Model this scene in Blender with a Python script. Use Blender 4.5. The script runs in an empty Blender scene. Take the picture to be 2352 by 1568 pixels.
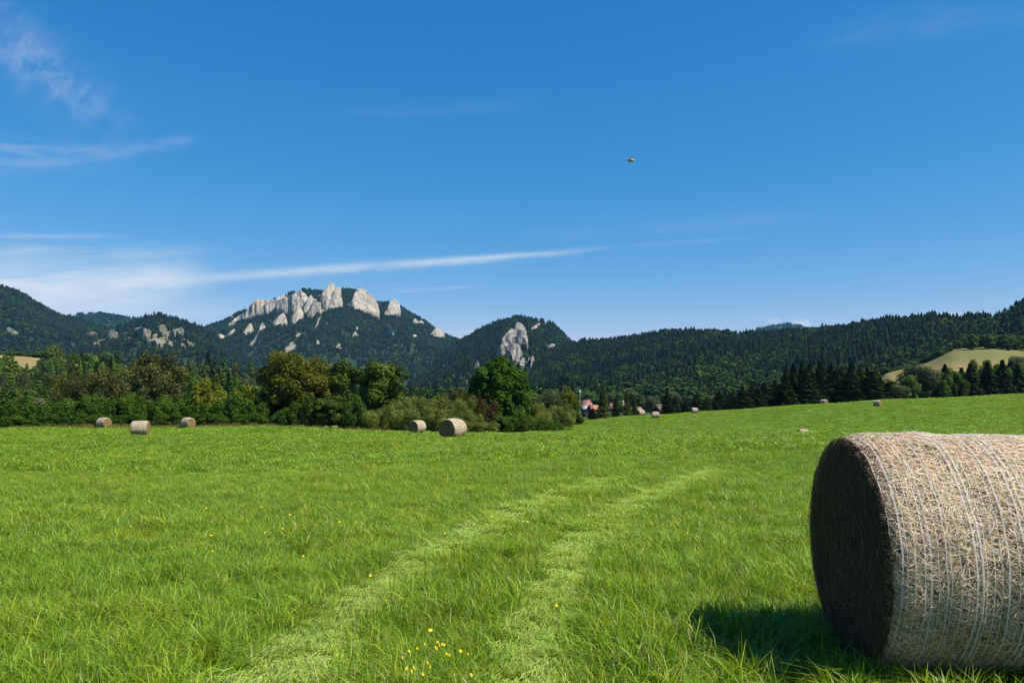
import bpy, math, random
import numpy as np
from mathutils import Vector, Matrix

# ------------------------------------------------------------------ camera, sky, sun, exposure
SC = bpy.context.scene
R = math.radians
W0, H0, F0, HY = 2352.0, 1568.0, 1764.0, 890.0      # picture measure the layout was taken in
PT = math.atan((HY - H0 / 2) / F0)                   # upward tilt
CP, SP = math.cos(PT), math.sin(PT)
EYE = 1.6
SUN_EL, SUN_AZ = R(52), R(112)                       # azimuth clockwise from +Y

cam_d = bpy.data.cameras.new('camera')
cam = bpy.data.objects.new('camera', cam_d)
SC.collection.objects.link(cam)
cam.location = (0, 0, EYE)
cam.rotation_euler = (math.pi / 2 + PT, 0, 0)
cam_d.sensor_width = 36
cam_d.lens = F0 / W0 * 36
cam_d.clip_start = 0.05
cam_d.clip_end = 30000
SC.camera = cam

SC.view_settings.view_transform = 'Standard'
SC.view_settings.look = 'None'
EXPO = 0.8
SC.view_settings.exposure = EXPO
SC.view_settings.gamma = 1.0
SC.render.engine = 'CYCLES'
cy = SC.cycles
cy.max_bounces = 5
cy.diffuse_bounces = 2
cy.glossy_bounces = 2
cy.transmission_bounces = 3
cy.volume_bounces = 0
cy.transparent_max_bounces = 6
cy.use_denoising = True
cy.sample_clamp_indirect = 6.0

SKY_STRENGTH = 0.1
SUN_STRENGTH = 5.0
HAZE_DENSITY = 3.2e-5


class NB:
    """Small builder for maths in a node tree."""
    def __init__(s, nt):
        s.nt = nt

    def new(s, t, **kw):
        n = s.nt.nodes.new(t)
        for k, v in kw.items():
            setattr(n, k, v)
        return n

    def put(s, sock, v):
        if isinstance(v, bpy.types.NodeSocket):
            s.nt.links.new(v, sock)
        elif v is not None:
            sock.default_value = v

    def m(s, op, a, b=None, c=None, clamp=False):
        n = s.new('ShaderNodeMath', operation=op, use_clamp=clamp)
        for i, v in enumerate((a, b, c)):
            if v is not None:
                s.put(n.inputs[i], v)
        return n.outputs[0]

    def xyz(s, x, y, z=0.0):
        n = s.new('ShaderNodeCombineXYZ')
        for i, v in enumerate((x, y, z)):
            s.put(n.inputs[i], v)
        return n.outputs[0]

    def noise(s, vec, scale=1.0, detail=4.0, rough=0.55, dist=0.0):
        n = s.new('ShaderNodeTexNoise')
        if vec is not None:
            s.put(n.inputs['Vector'], vec)
        n.inputs['Scale'].default_value = scale
        n.inputs['Detail'].default_value = detail
        n.inputs['Roughness'].default_value = rough
        n.inputs['Distortion'].default_value = dist
        return n.outputs['Fac']

    def ramp(s, v, a, b, lo=0.0, hi=1.0):
        n = s.new('ShaderNodeMapRange', interpolation_type='SMOOTHSTEP')
        s.put(n.inputs['Value'], v)
        for k, x in zip(('From Min', 'From Max', 'To Min', 'To Max'), (a, b, lo, hi)):
            s.put(n.inputs[k], x)
        return n.outputs[0]

    def mix(s, f, a, b, blend='MIX'):
        n = s.new('ShaderNodeMix', data_type='RGBA', blend_type=blend)
        s.put(n.inputs[0], f)
        for i, v in ((6, a), (7, b)):
            if isinstance(v, (tuple, list)) and len(v) == 3:
                v = (*v, 1)
            s.put(n.inputs[i], v)
        return n.outputs[2]


def make_world():
    w = bpy.data.worlds.new('World')
    SC.world = w
    w.use_nodes = True
    nt = w.node_tree
    nt.nodes.clear()
    b = NB(nt)
    sky = b.new('ShaderNodeTexSky', sky_type='NISHITA')
    sky.sun_disc = False
    sky.sun_elevation = SUN_EL
    sky.sun_rotation = SUN_AZ
    sky.air_density = 1.0
    sky.dust_density = 0.15
    sky.ozone_density = 3.0
    sky.altitude = 500
    hs = b.new('ShaderNodeHueSaturation')
    hs.inputs['Saturation'].default_value = 1.18
    hs.inputs['Hue'].default_value = 0.5
    hs.inputs['Value'].default_value = 1.0
    nt.links.new(sky.outputs[0], hs.inputs['Color'])
    # clear mountain air: deepen the blue of the sky model
    sc_ = b.new('ShaderNodeSeparateColor')
    nt.links.new(hs.outputs[0], sc_.inputs[0])
    cc = b.new('ShaderNodeCombineColor')
    ex = 2 ** EXPO * SKY_STRENGTH
    for i, (a_, g_) in enumerate(((1.85, 1.66), (0.81, 0.78), (0.92, 0.49))):
        q = b.m('POWER', b.m('MULTIPLY', sc_.outputs[i], 0.105), g_)
        b.put(cc.inputs[i], b.m('MULTIPLY', q, a_ / ex))
    tc = b.new('ShaderNodeTexCoord')
    sep = b.new('ShaderNodeSeparateXYZ')
    nt.links.new(tc.outputs['Generated'], sep.inputs[0])
    X, Y, Z = sep.outputs
    yc = b.m('MAXIMUM', Y, 0.05)
    u = b.m('DIVIDE', X, yc)
    v = b.m('DIVIDE', Z, yc)
    front = b.ramp(Y, 0.05, 0.3)

    def streak(x0, y0, x1, y1, w0, w1, ku, kv, amt, fade=0.2, thr=(0.35, 0.75), detail=6, warp=0.0):
        """A band of cirrus between two directions of the sky (tangent measure), broken up by stretched noise."""
        ax, ay = (x0 - 1176) / F0, (HY - y0) / F0
        bx, by = (x1 - 1176) / F0, (HY - y1) / F0
        L = math.hypot(bx - ax, by - ay)
        dx, dy = (bx - ax) / L, (by - ay) / L
        pu = b.m('SUBTRACT', u, ax)
        pv = b.m('SUBTRACT', v, ay)
        t = b.m('DIVIDE', b.m('ADD', b.m('MULTIPLY', pu, dx), b.m('MULTIPLY', pv, dy)), L)
        q = b.m('SUBTRACT', b.m('MULTIPLY', pv, dx), b.m('MULTIPLY', pu, dy))
        if warp:
            wn = b.noise(b.xyz(b.m('MULTIPLY', t, 2.5), 3.3, 1.7), 1.0, 3)
            q = b.m('ADD', q, b.m('MULTIPLY', b.m('SUBTRACT', wn, 0.5), warp))
        wd = b.m('ADD', w0 / F0, b.m('MULTIPLY', b.m('MINIMUM', b.m('MAXIMUM', t, 0.0), 1.0), (w1 - w0) / F0))
        g = b.m('DIVIDE', q, wd)
        g = b.m('POWER', 2.718, b.m('MULTIPLY', b.m('MULTIPLY', g, g), -1.0))
        win = b.m('MULTIPLY', b.ramp(t, 0.0, fade), b.ramp(t, 1.0, 1.0 - fade))
        n = b.noise(b.xyz(b.m('MULTIPLY', t, ku), b.m('MULTIPLY', q, kv), x0 * 0.013 + y0 * 0.007), 1.0, detail, 0.6, 0.4)
        n = b.ramp(n, thr[0], thr[1])
        return b.m('MULTIPLY', b.m('MULTIPLY', b.m('MULTIPLY', g, win), n), amt)

    parts = [
        streak(-200, -60, 340, 330, 95, 50, 9, 24, 0.24, 0.3, (0.28, 0.86), 10, 0.05),
        streak(-80, 30, 230, 230, 60, 34, 18, 44, 0.20, 0.3, (0.38, 0.8), 10, 0.04),
        streak(-300, 318, 330, 348, 32, 18, 4, 60, 0.30, 0.3, (0.3, 0.75), 5, 0.02),
        streak(180, 352, 470, 306, 18, 12, 3, 60, 0.22, 0.3, (0.25, 0.75), 5),
        streak(-300, 376, 320, 370, 26, 14, 3, 40, 0.20, 0.3, (0.25, 0.75), 5),
        streak(-300, 572, 560, 572, 28, 14, 4, 66, 0.32, 0.3, (0.28, 0.75), 5, 0.015),
        streak(-100, 538, 330, 540, 7, 5, 3, 80, 0.26, 0.35, (0.25, 0.7), 4),
        streak(-500, 668, 530, 640, 62, 40, 3.6, 34, 1.0, 0.2, (0.2, 0.6), 8, 0.03),
        streak(-400, 700, 470, 668, 60, 34, 3.0, 30, 0.7, 0.3, (0.15, 0.6), 6, 0.02),
        streak(-200, 725, 700, 716, 34, 20, 3, 40, 0.34, 0.3, (0.2, 0.7), 5),
        streak(270, 653, 1450, 565, 13.0, 4.5, 9, 60, 0.54, 0.26, (0.1, 0.62), 5),
        streak(560, 634, 1420, 572, 17, 5, 10, 60, 0.26, 0.25, (0.3, 0.65), 4),
        streak(880, 612, 1200, 596, 3, 4, 12, 200, 0.2, 0.3, (0.2, 0.7), 3),
        streak(1250, 574, 1780, 540, 4, 6, 5, 90, 0.11, 0.3, (0.2, 0.7), 3),
        streak(850, 672, 1160, 652, 6, 3, 5, 90, 0.2, 0.3, (0.2, 0.7), 3),
        streak(1000, 764, 1170, 758, 5, 4, 5, 90, 0.3, 0.3, (0.2, 0.7), 3),
        streak(650, 262, 1300, 220, 16, 22, 4, 70, 0.05, 0.3, (0.3, 0.75), 5),
        streak(1100, 540, 2000, 490, 18, 22, 4, 50, 0.07, 0.3, (0.3, 0.75), 5),
        streak(1800, 90, 2700, -60, 30, 60, 4, 40, 0.07, 0.3, (0.25, 0.75), 5),
        streak(1815, 742, 1872, 744, 10, 9, 4, 70, 0.62, 0.35, (0.2, 0.5), 5),
        streak(1760, 736, 1805, 738, 6, 5, 4, 70, 0.4, 0.35, (0.2, 0.5), 4),
        streak(2150, 724, 2230, 724, 7, 6, 4, 70, 0.6, 0.35, (0.2, 0.5), 4),
        streak(-400, 800, 2900, 800, 130, 110, 2, 4, 0.05, 0.05, (0.0, 0.6), 2),
    ]
    keep = None
    for p in parts:
        inv = b.m('SUBTRACT', 1.0, p)
        keep = inv if keep is None else b.m('MULTIPLY', keep, inv)
    mask = b.m('MULTIPLY', b.m('SUBTRACT', 1.0, keep), front, clamp=True)
    col = b.mix(mask, cc.outputs[0], (4.1, 4.5, 4.95))
    bg = b.new('ShaderNodeBackground')
    nt.links.new(col, bg.inputs['Color'])
    bg.inputs['Strength'].default_value = SKY_STRENGTH
    out = b.new('ShaderNodeOutputWorld')
    nt.links.new(bg.outputs[0], out.inputs['Surface'])


make_world()

sun_d = bpy.data.lights.new('sun', 'SUN')
sun_d.energy = SUN_STRENGTH
sun_d.angle = R(0.53)
sun_d.color = (1.0, 0.95, 0.87)
sun = bpy.data.objects.new('sun', sun_d)
SC.collection.objects.link(sun)
SUND = Vector((math.cos(SUN_EL) * math.sin(SUN_AZ), math.cos(SUN_EL) * math.cos(SUN_AZ), math.sin(SUN_EL)))
sun.rotation_euler = (-SUND).to_track_quat('-Z', 'Y').to_euler()
sun.location = (30, -20, 60)

# ------------------------------------------------------------------ helpers
COL = SC.collection
rng = np.random.default_rng(7)
random.seed(7)


def at(x, y, dist):
    """World point seen at picture measure (x, y) whose distance ahead is dist."""
    rx, ry = (x - W0 / 2) / F0, (H0 / 2 - y) / F0
    t = dist / (CP - ry * SP)
    return np.array((rx * t, dist, EYE + (SP + ry * CP) * t))


def proj(P):
    """Picture measure of world points (n x 3)."""
    P = np.atleast_2d(P)
    dz = P[:, 2] - EYE
    f = P[:, 1] * CP + dz * SP
    up = -P[:, 1] * SP + dz * CP
    return W0 / 2 + F0 * P[:, 0] / f, H0 / 2 - F0 * up / f


def sn(P, freq, seed=0, octv=4, gain=0.5):
    """Smooth pseudo noise about -1..1 from sums of sines."""
    g = np.random.default_rng(seed)
    P = np.asarray(P, float)
    out = np.zeros(P.shape[0])
    a, tot = 1.0, 0.0
    for o in range(octv):
        for k in range(5):
            d = g.normal(size=P.shape[1])
            d /= np.linalg.norm(d)
            out += a * np.sin(P @ (d * freq * g.uniform(0.7, 1.4)) * 2 * np.pi + g.uniform(0, 6.28)) * 0.42
        tot += a
        a *= gain
        freq *= 2.0
    return out / tot


def mk_mesh(name, V, quads=None, tris=None, mats=(), tone=None, midx=None, smooth=False):
    me = bpy.data.meshes.new(name)
    V = np.ascontiguousarray(V, np.float32)
    nq = 0 if quads is None else len(quads)
    ntr = 0 if tris is None else len(tris)
    me.vertices.add(len(V))
    me.vertices.foreach_set('co', V.ravel())
    loops = []
    if nq:
        loops.append(np.asarray(quads, np.int32).ravel())
    if ntr:
        loops.append(np.asarray(tris, np.int32).ravel())
    if loops:
        loops = np.concatenate(loops)
        me.loops.add(len(loops))
        me.loops.foreach_set('vertex_index', loops)
        starts = np.concatenate([np.arange(nq) * 4, nq * 4 + np.arange(ntr) * 3]).astype(np.int32)
        me.polygons.add(nq + ntr)
        me.polygons.foreach_set('loop_start', starts)
        if smooth:
            me.polygons.foreach_set('use_smooth', np.ones(nq + ntr, bool))
        if midx is not None:
            me.polygons.foreach_set('material_index', np.asarray(midx, np.int32))
    for m in mats:
        me.materials.append(m)
    me.update(calc_edges=True)
    if tone is not None:
        at_ = me.attributes.new('tone', 'FLOAT', 'FACE')
        at_.data.foreach_set('value', np.asarray(tone, np.float32))
    return me


def link(name, data, parent=None, loc=None, rotz=0.0, scale=None):
    o = bpy.data.objects.new(name, data)
    COL.objects.link(o)
    if parent is not None:
        o.parent = parent
    if loc is not None:
        o.location = [float(c) for c in loc]
    if rotz:
        o.rotation_euler = (0, 0, rotz)
    if scale is not None:
        o.scale = scale if isinstance(scale, (tuple, list)) else (scale,) * 3
    return o


def tag(o, label=None, cat=None, group=None, kind=None):
    for k, v in (('label', label), ('category', cat), ('group', group), ('kind', kind)):
        if v:
            o[k] = v
    return o


def copy_tree(src, loc, rotz, scale, label, cat, group):
    c = src.copy()
    COL.objects.link(c)
    c.location = [float(q) for q in loc]
    c.rotation_euler = (0, 0, rotz)
    c.scale = scale if isinstance(scale, (tuple, list)) else (scale,) * 3
    tag(c, label, cat, group)
    for ch in src.children:
        d = ch.copy()
        COL.objects.link(d)
        d.parent = c
        for g in ch.children:
            e = g.copy()
            COL.objects.link(e)
            e.parent = d
    return c


def grid_quads(nr, nc, base=0, wrap=False):
    i = np.arange(nr - 1)[:, None]
    j = np.arange(nc if wrap else nc - 1)[None, :]
    j2 = (j + 1) % nc
    a = i * nc + j
    return (np.stack([a, i * nc + j2, (i + 1) * nc + j2, (i + 1) * nc + j], -1).reshape(-1, 4) + base)


def in_poly(px, py, poly):
    poly = np.asarray(poly, float)
    res = np.zeros(len(px), bool)
    n = len(poly)
    for i in range(n):
        x1, y1 = poly[i]
        x2, y2 = poly[(i + 1) % n]
        c = (y1 > py) != (y2 > py)
        with np.errstate(divide='ignore', invalid='ignore'):
            res ^= c & (px < (x2 - x1) * (py - y1) / (y2 - y1 + 1e-12) + x1)
    return res


def tube(path, radii, sides=6):
    """Tapered tube along a path: verts, quads."""
    path = np.asarray(path, float)
    n = len(path)
    V = []
    for i in range(n):
        t = path[min(i + 1, n - 1)] - path[max(i - 1, 0)]
        t /= np.linalg.norm(t) + 1e-9
        a = np.cross(t, (0.31, 0.87, 0.2) if abs(t[2]) > 0.5 else (0, 0, 1))
        a /= np.linalg.norm(a) + 1e-9
        c = np.cross(t, a)
        th = np.arange(sides) * 2 * np.pi / sides
        V.append(path[i] + radii[i] * (np.cos(th)[:, None] * a + np.sin(th)[:, None] * c))
    return np.concatenate(V), grid_quads(n, sides, wrap=True)


class MB:
    """Collects pieces of ONE part."""
    def __init__(s):
        s.V, s.Q, s.T, s.n = [], [], [], 0

    def add(s, V, Q=None, T=None):
        if Q is not None and len(Q):
            s.Q.append(np.asarray(Q) + s.n)
        if T is not None and len(T):
            s.T.append(np.asarray(T) + s.n)
        s.V.append(np.asarray(V, float))
        s.n += len(V)

    def box(s, x0, x1, y0, y1, z0, z1):
        V = [(x, y, z) for z in (z0, z1) for y in (y0, y1) for x in (x0, x1)]
        s.add(V, [(0, 2, 3, 1), (4, 5, 7, 6), (0, 1, 5, 4), (1, 3, 7, 5), (3, 2, 6, 7), (2, 0, 4, 6)])

    def mesh(s, name, mats, **kw):
        return mk_mesh(name, np.concatenate(s.V), np.concatenate(s.Q) if s.Q else None,
                       np.concatenate(s.T) if s.T else None, mats, **kw)


# ------------------------------------------------------------------ materials
def mat_new(name):
    m = bpy.data.materials.new(name)
    m.use_nodes = True
    nt = m.node_tree
    nt.nodes.clear()
    b = NB(nt)
    out = b.new('ShaderNodeOutputMaterial')
    return m, nt, b, out


def principled(b, col, rough=0.7, spec=0.3, normal=None):
    p = b.new('ShaderNodeBsdfPrincipled')
    if isinstance(col, (tuple, list)):
        col = (*col[:3], 1)
    b.put(p.inputs['Base Color'], col)
    b.put(p.inputs['Roughness'], rough)
    b.put(p.inputs['Specular IOR Level'], spec)
    if normal is not None:
        b.put(p.inputs['Normal'], normal)
    return p


def bump(b, h, strength=0.5, dist=0.1):
    n = b.new('ShaderNodeBump')
    b.put(n.inputs['Height'], h)
    n.inputs['Strength'].default_value = strength
    n.inputs['Distance'].default_value = dist
    return n.outputs[0]


def m_plain(name, col, rough=0.7, spec=0.3, var=0.15, scale=8.0):
    m, nt, b, out = mat_new(name)
    tc = b.new('ShaderNodeTexCoord')
    n = b.noise(tc.outputs['Object'], scale, 5)
    c = b.mix(n, tuple(c * (1 - var) for c in col), tuple(min(1, c * (1 + var)) for c in col))
    p = principled(b, c, rough, spec)
    nt.links.new(p.outputs[0], out.inputs[0])
    return m


def m_leaf(name, dark, light, transl=0.3, rough=0.65, spec=0.15, obvar=0.25, third=None, tcol=None, huevar=0.02, patch=None):
    """Leaves: colour by each leaf's own tone and each plant's own shade; thin, so some light passes."""
    m, nt, b, out = mat_new(name)
    a = b.new('ShaderNodeAttribute', attribute_name='tone')
    oi = b.new('ShaderNodeObjectInfo')
    c = b.mix(b.ramp(a.outputs['Fac'], 0.0, 1.0), dark, light)
    if third:
        c = b.mix(b.ramp(a.outputs['Fac'], 0.93, 0.97), c, third)
    if patch:        # broad patches of a different growth
        ge = b.new('ShaderNodeNewGeometry')
        mp = b.new('ShaderNodeMapping')
        nt.links.new(ge.outputs['Position'], mp.inputs[0])
        mp.inputs['Scale'].default_value = (0.3, 1.0, 1.0)
        mp.inputs['Rotation'].default_value = (0, 0, R(-14))
        n1 = b.noise(mp.outputs[0], 0.2, 5, 0.62)
        n2 = b.noise(ge.outputs['Position'], 0.9, 3, 0.6)
        c = b.mix(b.m('MULTIPLY', b.ramp(n1, 0.45, 0.68), 0.55), c, b.mix(1.0, c, patch[0], 'MULTIPLY'))
        c = b.mix(b.m('MULTIPLY', b.ramp(n2, 0.48, 0.70), 0.6), c, b.mix(1.0, c, patch[1], 'MULTIPLY'))
    hs = b.new('ShaderNodeHueSaturation')
    nt.links.new(c, hs.inputs['Color'])
    r2 = b.m('FRACT', b.m('MULTIPLY', oi.outputs['Random'], 7.31))
    b.put(hs.inputs['Value'], b.m('ADD', 1 - obvar, b.m('MULTIPLY', oi.outputs['Random'], 2 * obvar)))
    b.put(hs.inputs['Hue'], b.m('ADD', 0.5 - huevar, b.m('MULTIPLY', r2, 2 * huevar)))
    p = principled(b, hs.outputs[0], rough, spec)
    if transl > 0:
        t = b.new('ShaderNodeBsdfTranslucent')
        tc = b.mix(1.0, hs.outputs[0], tcol or (1.5, 1.35, 0.6), 'MULTIPLY')
        nt.links.new(tc, t.inputs['Color'])
        mx = b.new('ShaderNodeMixShader')
        mx.inputs[0].default_value = transl
        nt.links.new(p.outputs[0], mx.inputs[1])
        nt.links.new(t.outputs[0], mx.inputs[2])
        nt.links.new(mx.outputs[0], out.inputs[0])
    else:
        nt.links.new(p.outputs[0], out.inputs[0])
    return m


def m_bark(name, col=(0.09, 0.07, 0.05)):
    m, nt, b, out = mat_new(name)
    tc = b.new('ShaderNodeTexCoord')
    mp = b.new('ShaderNodeMapping')
    nt.links.new(tc.outputs['Object'], mp.inputs[0])
    mp.inputs['Scale'].default_value = (6, 6, 1.2)
    n = b.noise(mp.outputs[0], 2.0, 5)
    c = b.mix(n, tuple(x * 0.5 for x in col), tuple(x * 1.5 for x in col))
    p = principled(b, c, 0.9, 0.1, bump(b, n, 0.6, 0.05))
    nt.links.new(p.outputs[0], out.inputs[0])
    return m


BARK = m_bark('bark')
BARK_PALE = m_bark('pale_bark', (0.20, 0.18, 0.15))

# ------------------------------------------------------------------ the ground: meadow that dips and rises, then the valley floor
COLX = [-700, 0, 650, 1000, 1300, 1450, 1600, 1850, 2015, 2352, 3000]
PROF = {
    -700: [(0, -1.6), (4, -1.6), (10, -1.85), (30, -2.9), (64, -4.0), (95, -5.1), (112, -6.6), (200, -8), (300, -8)],
    0: [(0, -1.6), (4, -1.6), (10, -1.85), (30, -2.9), (64, -4.02), (95, -5.05), (110, -6.2), (200, -8), (300, -8)],
    650: [(0, -1.6), (4, -1.6), (10, -1.85), (30, -2.9), (64, -4.0), (92, -4.65), (106, -5.8), (200, -8), (300, -9)],
    1000: [(0, -1.6), (4, -1.6), (10, -1.82), (30, -2.55), (49, -3.33), (72, -4.35), (85, -5.1), (100, -6.3), (200, -9), (300, -10)],
    1300: [(0, -1.6), (5, -1.6), (10, -1.72), (30, -2.3), (60, -3.5), (85, -5.4), (105, -5.25), (125, -5.1), (142, -6.6), (200, -9), (300, -11)],
    1450: [(0, -1.6), (5, -1.6), (10, -1.7), (30, -2.2), (55, -3.2), (88, -6.0), (110, -6.0), (139, -5.5), (152, -5.3), (168, -7), (220, -10), (300, -12)],
    1600: [(0, -1.6), (5, -1.6), (10, -1.7), (30, -2.15), (50, -2.92), (90, -6.3), (115, -6.1), (150, -5.5), (165, -5.2), (185, -7), (240, -10), (300, -11)],
    1850: [(0, -1.6), (6, -1.6), (10, -1.68), (25, -1.95), (42, -2.48), (70, -5.2), (95, -6.55), (112, -5.9), (143, -4.05), (158, -3.48), (180, -4.8), (220, -7), (300, -8)],
    2015: [(0, -1.6), (6, -1.6), (10, -1.66), (25, -1.9), (40, -2.4), (70, -5), (92, -6.2), (112, -5.2), (143, -3.49), (165, -2.66), (190, -3.9), (230, -6), (300, -6)],
    2352: [(0, -1.6), (6, -1.6), (10, -1.65), (25, -1.9), (40, -2.3), (70, -4.6), (90, -5.6), (110, -4.5), (140, -2.9), (180, -1.4), (215, -2.6), (240, -4), (300, -4)],
    3000: [(0, -1.6), (6, -1.6), (10, -1.65), (25, -1.9), (40, -2.3), (70, -4.6), (90, -5.2), (110, -4.0), (140, -2.0), (180, -0.2), (215, -1.2), (240, -3), (300, -3)],
}
YT = np.concatenate([np.arange(0, 320, 1.0), np.array([320, 450, 700, 1200, 7000.])])
UT = np.linspace(-1.07, 1.04, 212)


def build_table():
    rows = []
    for x in COLX:
        p = PROF[x] + [(450, PROF[x][-1][1] - 1.5), (700, -13), (1200, -14), (7000, -14)]
        rows.append(np.interp(YT, [q[0] for q in p], [q[1] for q in p]))
    rows = np.array(rows)
    us = [(x - 1176) / F0 for x in COLX]
    T = np.array([np.interp(UT, us, rows[:, k]) for k in range(len(YT))]).T
    k = np.array([1, 3, 4, 3, 1.]) / 12
    for _ in range(3):
        Tp = np.pad(T, ((2, 2), (0, 0)), 'edge')
        T = sum(k[i] * Tp[i:i + T.shape[0]] for i in range(5))
    for _ in range(2):
        Tp = np.pad(T[:, :320], ((0, 0), (2, 2)), 'edge')
        T[:, 6:314] = sum(k[i] * Tp[:, i:i + 320] for i in range(5))[:, 6:314]
    return T + EYE


TAB = build_table()


def gz(X, Y):
    """Height of the ground sheet."""
    X = np.atleast_1d(np.asarray(X, float))
    Y = np.atleast_1d(np.asarray(Y, float))
    Yp = np.clip(Y, 0.0, 6990)
    u = np.clip(X / np.maximum(Yp, 1.0), UT[0], UT[-1])
    fu = (u - UT[0]) / (UT[-1] - UT[0]) * (len(UT) - 1)
    iu = np.clip(fu.astype(int), 0, len(UT) - 2)
    fu = fu - iu
    iy = np.clip(np.searchsorted(YT, Yp, 'right') - 1, 0, len(YT) - 2)
    fy = (Yp - YT[iy]) / (YT[iy + 1] - YT[iy])
    z = (TAB[iu, iy] * (1 - fu) * (1 - fy) + TAB[iu + 1, iy] * fu * (1 - fy)
         + TAB[iu, iy + 1] * (1 - fu) * fy + TAB[iu + 1, iy + 1] * fu * fy)
    P = np.stack([X, Y], -1)
    amp = np.clip(Yp / 40, 0.25, 1)
    return z + 0.035 * sn(P, 0.35, 11, 2) * amp + 0.10 * sn(P, 0.05, 12, 2) * np.clip(Yp / 60, 0, 1)


def hit_ground(x, y, lift=0.0, y0=2.0, y1=220.0):
    """Where the line of sight through (x, y) first meets the ground raised by lift."""
    ds = np.geomspace(y0, y1, 900)
    P = np.array([at(x, y, d) for d in ds])
    g = gz(P[:, 0], P[:, 1]) + lift
    k = np.nonzero(P[:, 2] <= g)[0]
    return P[k[0]] if len(k) else P[-1]


def make_ground():
    ang = np.concatenate([np.arange(-48, 48, 0.4), np.arange(48, 312, 6)]) * np.pi / 180
    rad = [0.4]
    while rad[-1] < 6500:
        rad.append(rad[-1] * (1.02 if rad[-1] < 320 else 1.09))
    rad = np.array(rad)
    A, Rr = np.meshgrid(ang, rad)
    X, Y = (np.sin(A) * Rr).ravel(), (np.cos(A) * Rr).ravel()
    Z = gz(X, Y)
    V = np.stack([X, Y, Z], -1)
    Q = grid_quads(len(rad), len(ang), wrap=True)[:, ::-1]
    V = np.vstack([V, [0, 0, gz(0, 0)[0]]])
    c = len(V) - 1
    T = [(c, (j + 1) % len(ang), j) for j in range(len(ang))]
    m, nt, b, out = mat_new('meadow_ground')
    tc = b.new('ShaderNodeTexCoord')
    n1 = b.noise(tc.outputs['Object'], 0.12, 5)
    n2 = b.noise(tc.outputs['Object'], 2.2, 6)
    c1 = b.mix(n1, (0.10, 0.235, 0.012), (0.14, 0.30, 0.018))
    c2 = b.mix(b.ramp(n2, 0.35, 0.7), (0.06, 0.13, 0.012), c1)
    sp = b.new('ShaderNodeSeparateXYZ')
    nt.links.new(tc.outputs['Object'], sp.inputs[0])
    far = b.ramp(sp.outputs[1], 180, 230)
    c3 = b.mix(far, c2, (0.035, 0.065, 0.016))
    p = principled(b, c3, 0.9, 0.1, bump(b, n2, 0.6, 0.08))
    nt.links.new(p.outputs[0], out.inputs[0])
    o = link('meadow', mk_mesh('meadow', V, Q, T, [m], smooth=True))
    tag(o, 'green mown meadow that dips and rises to a crest', 'meadow', kind='structure')


make_ground()


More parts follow.
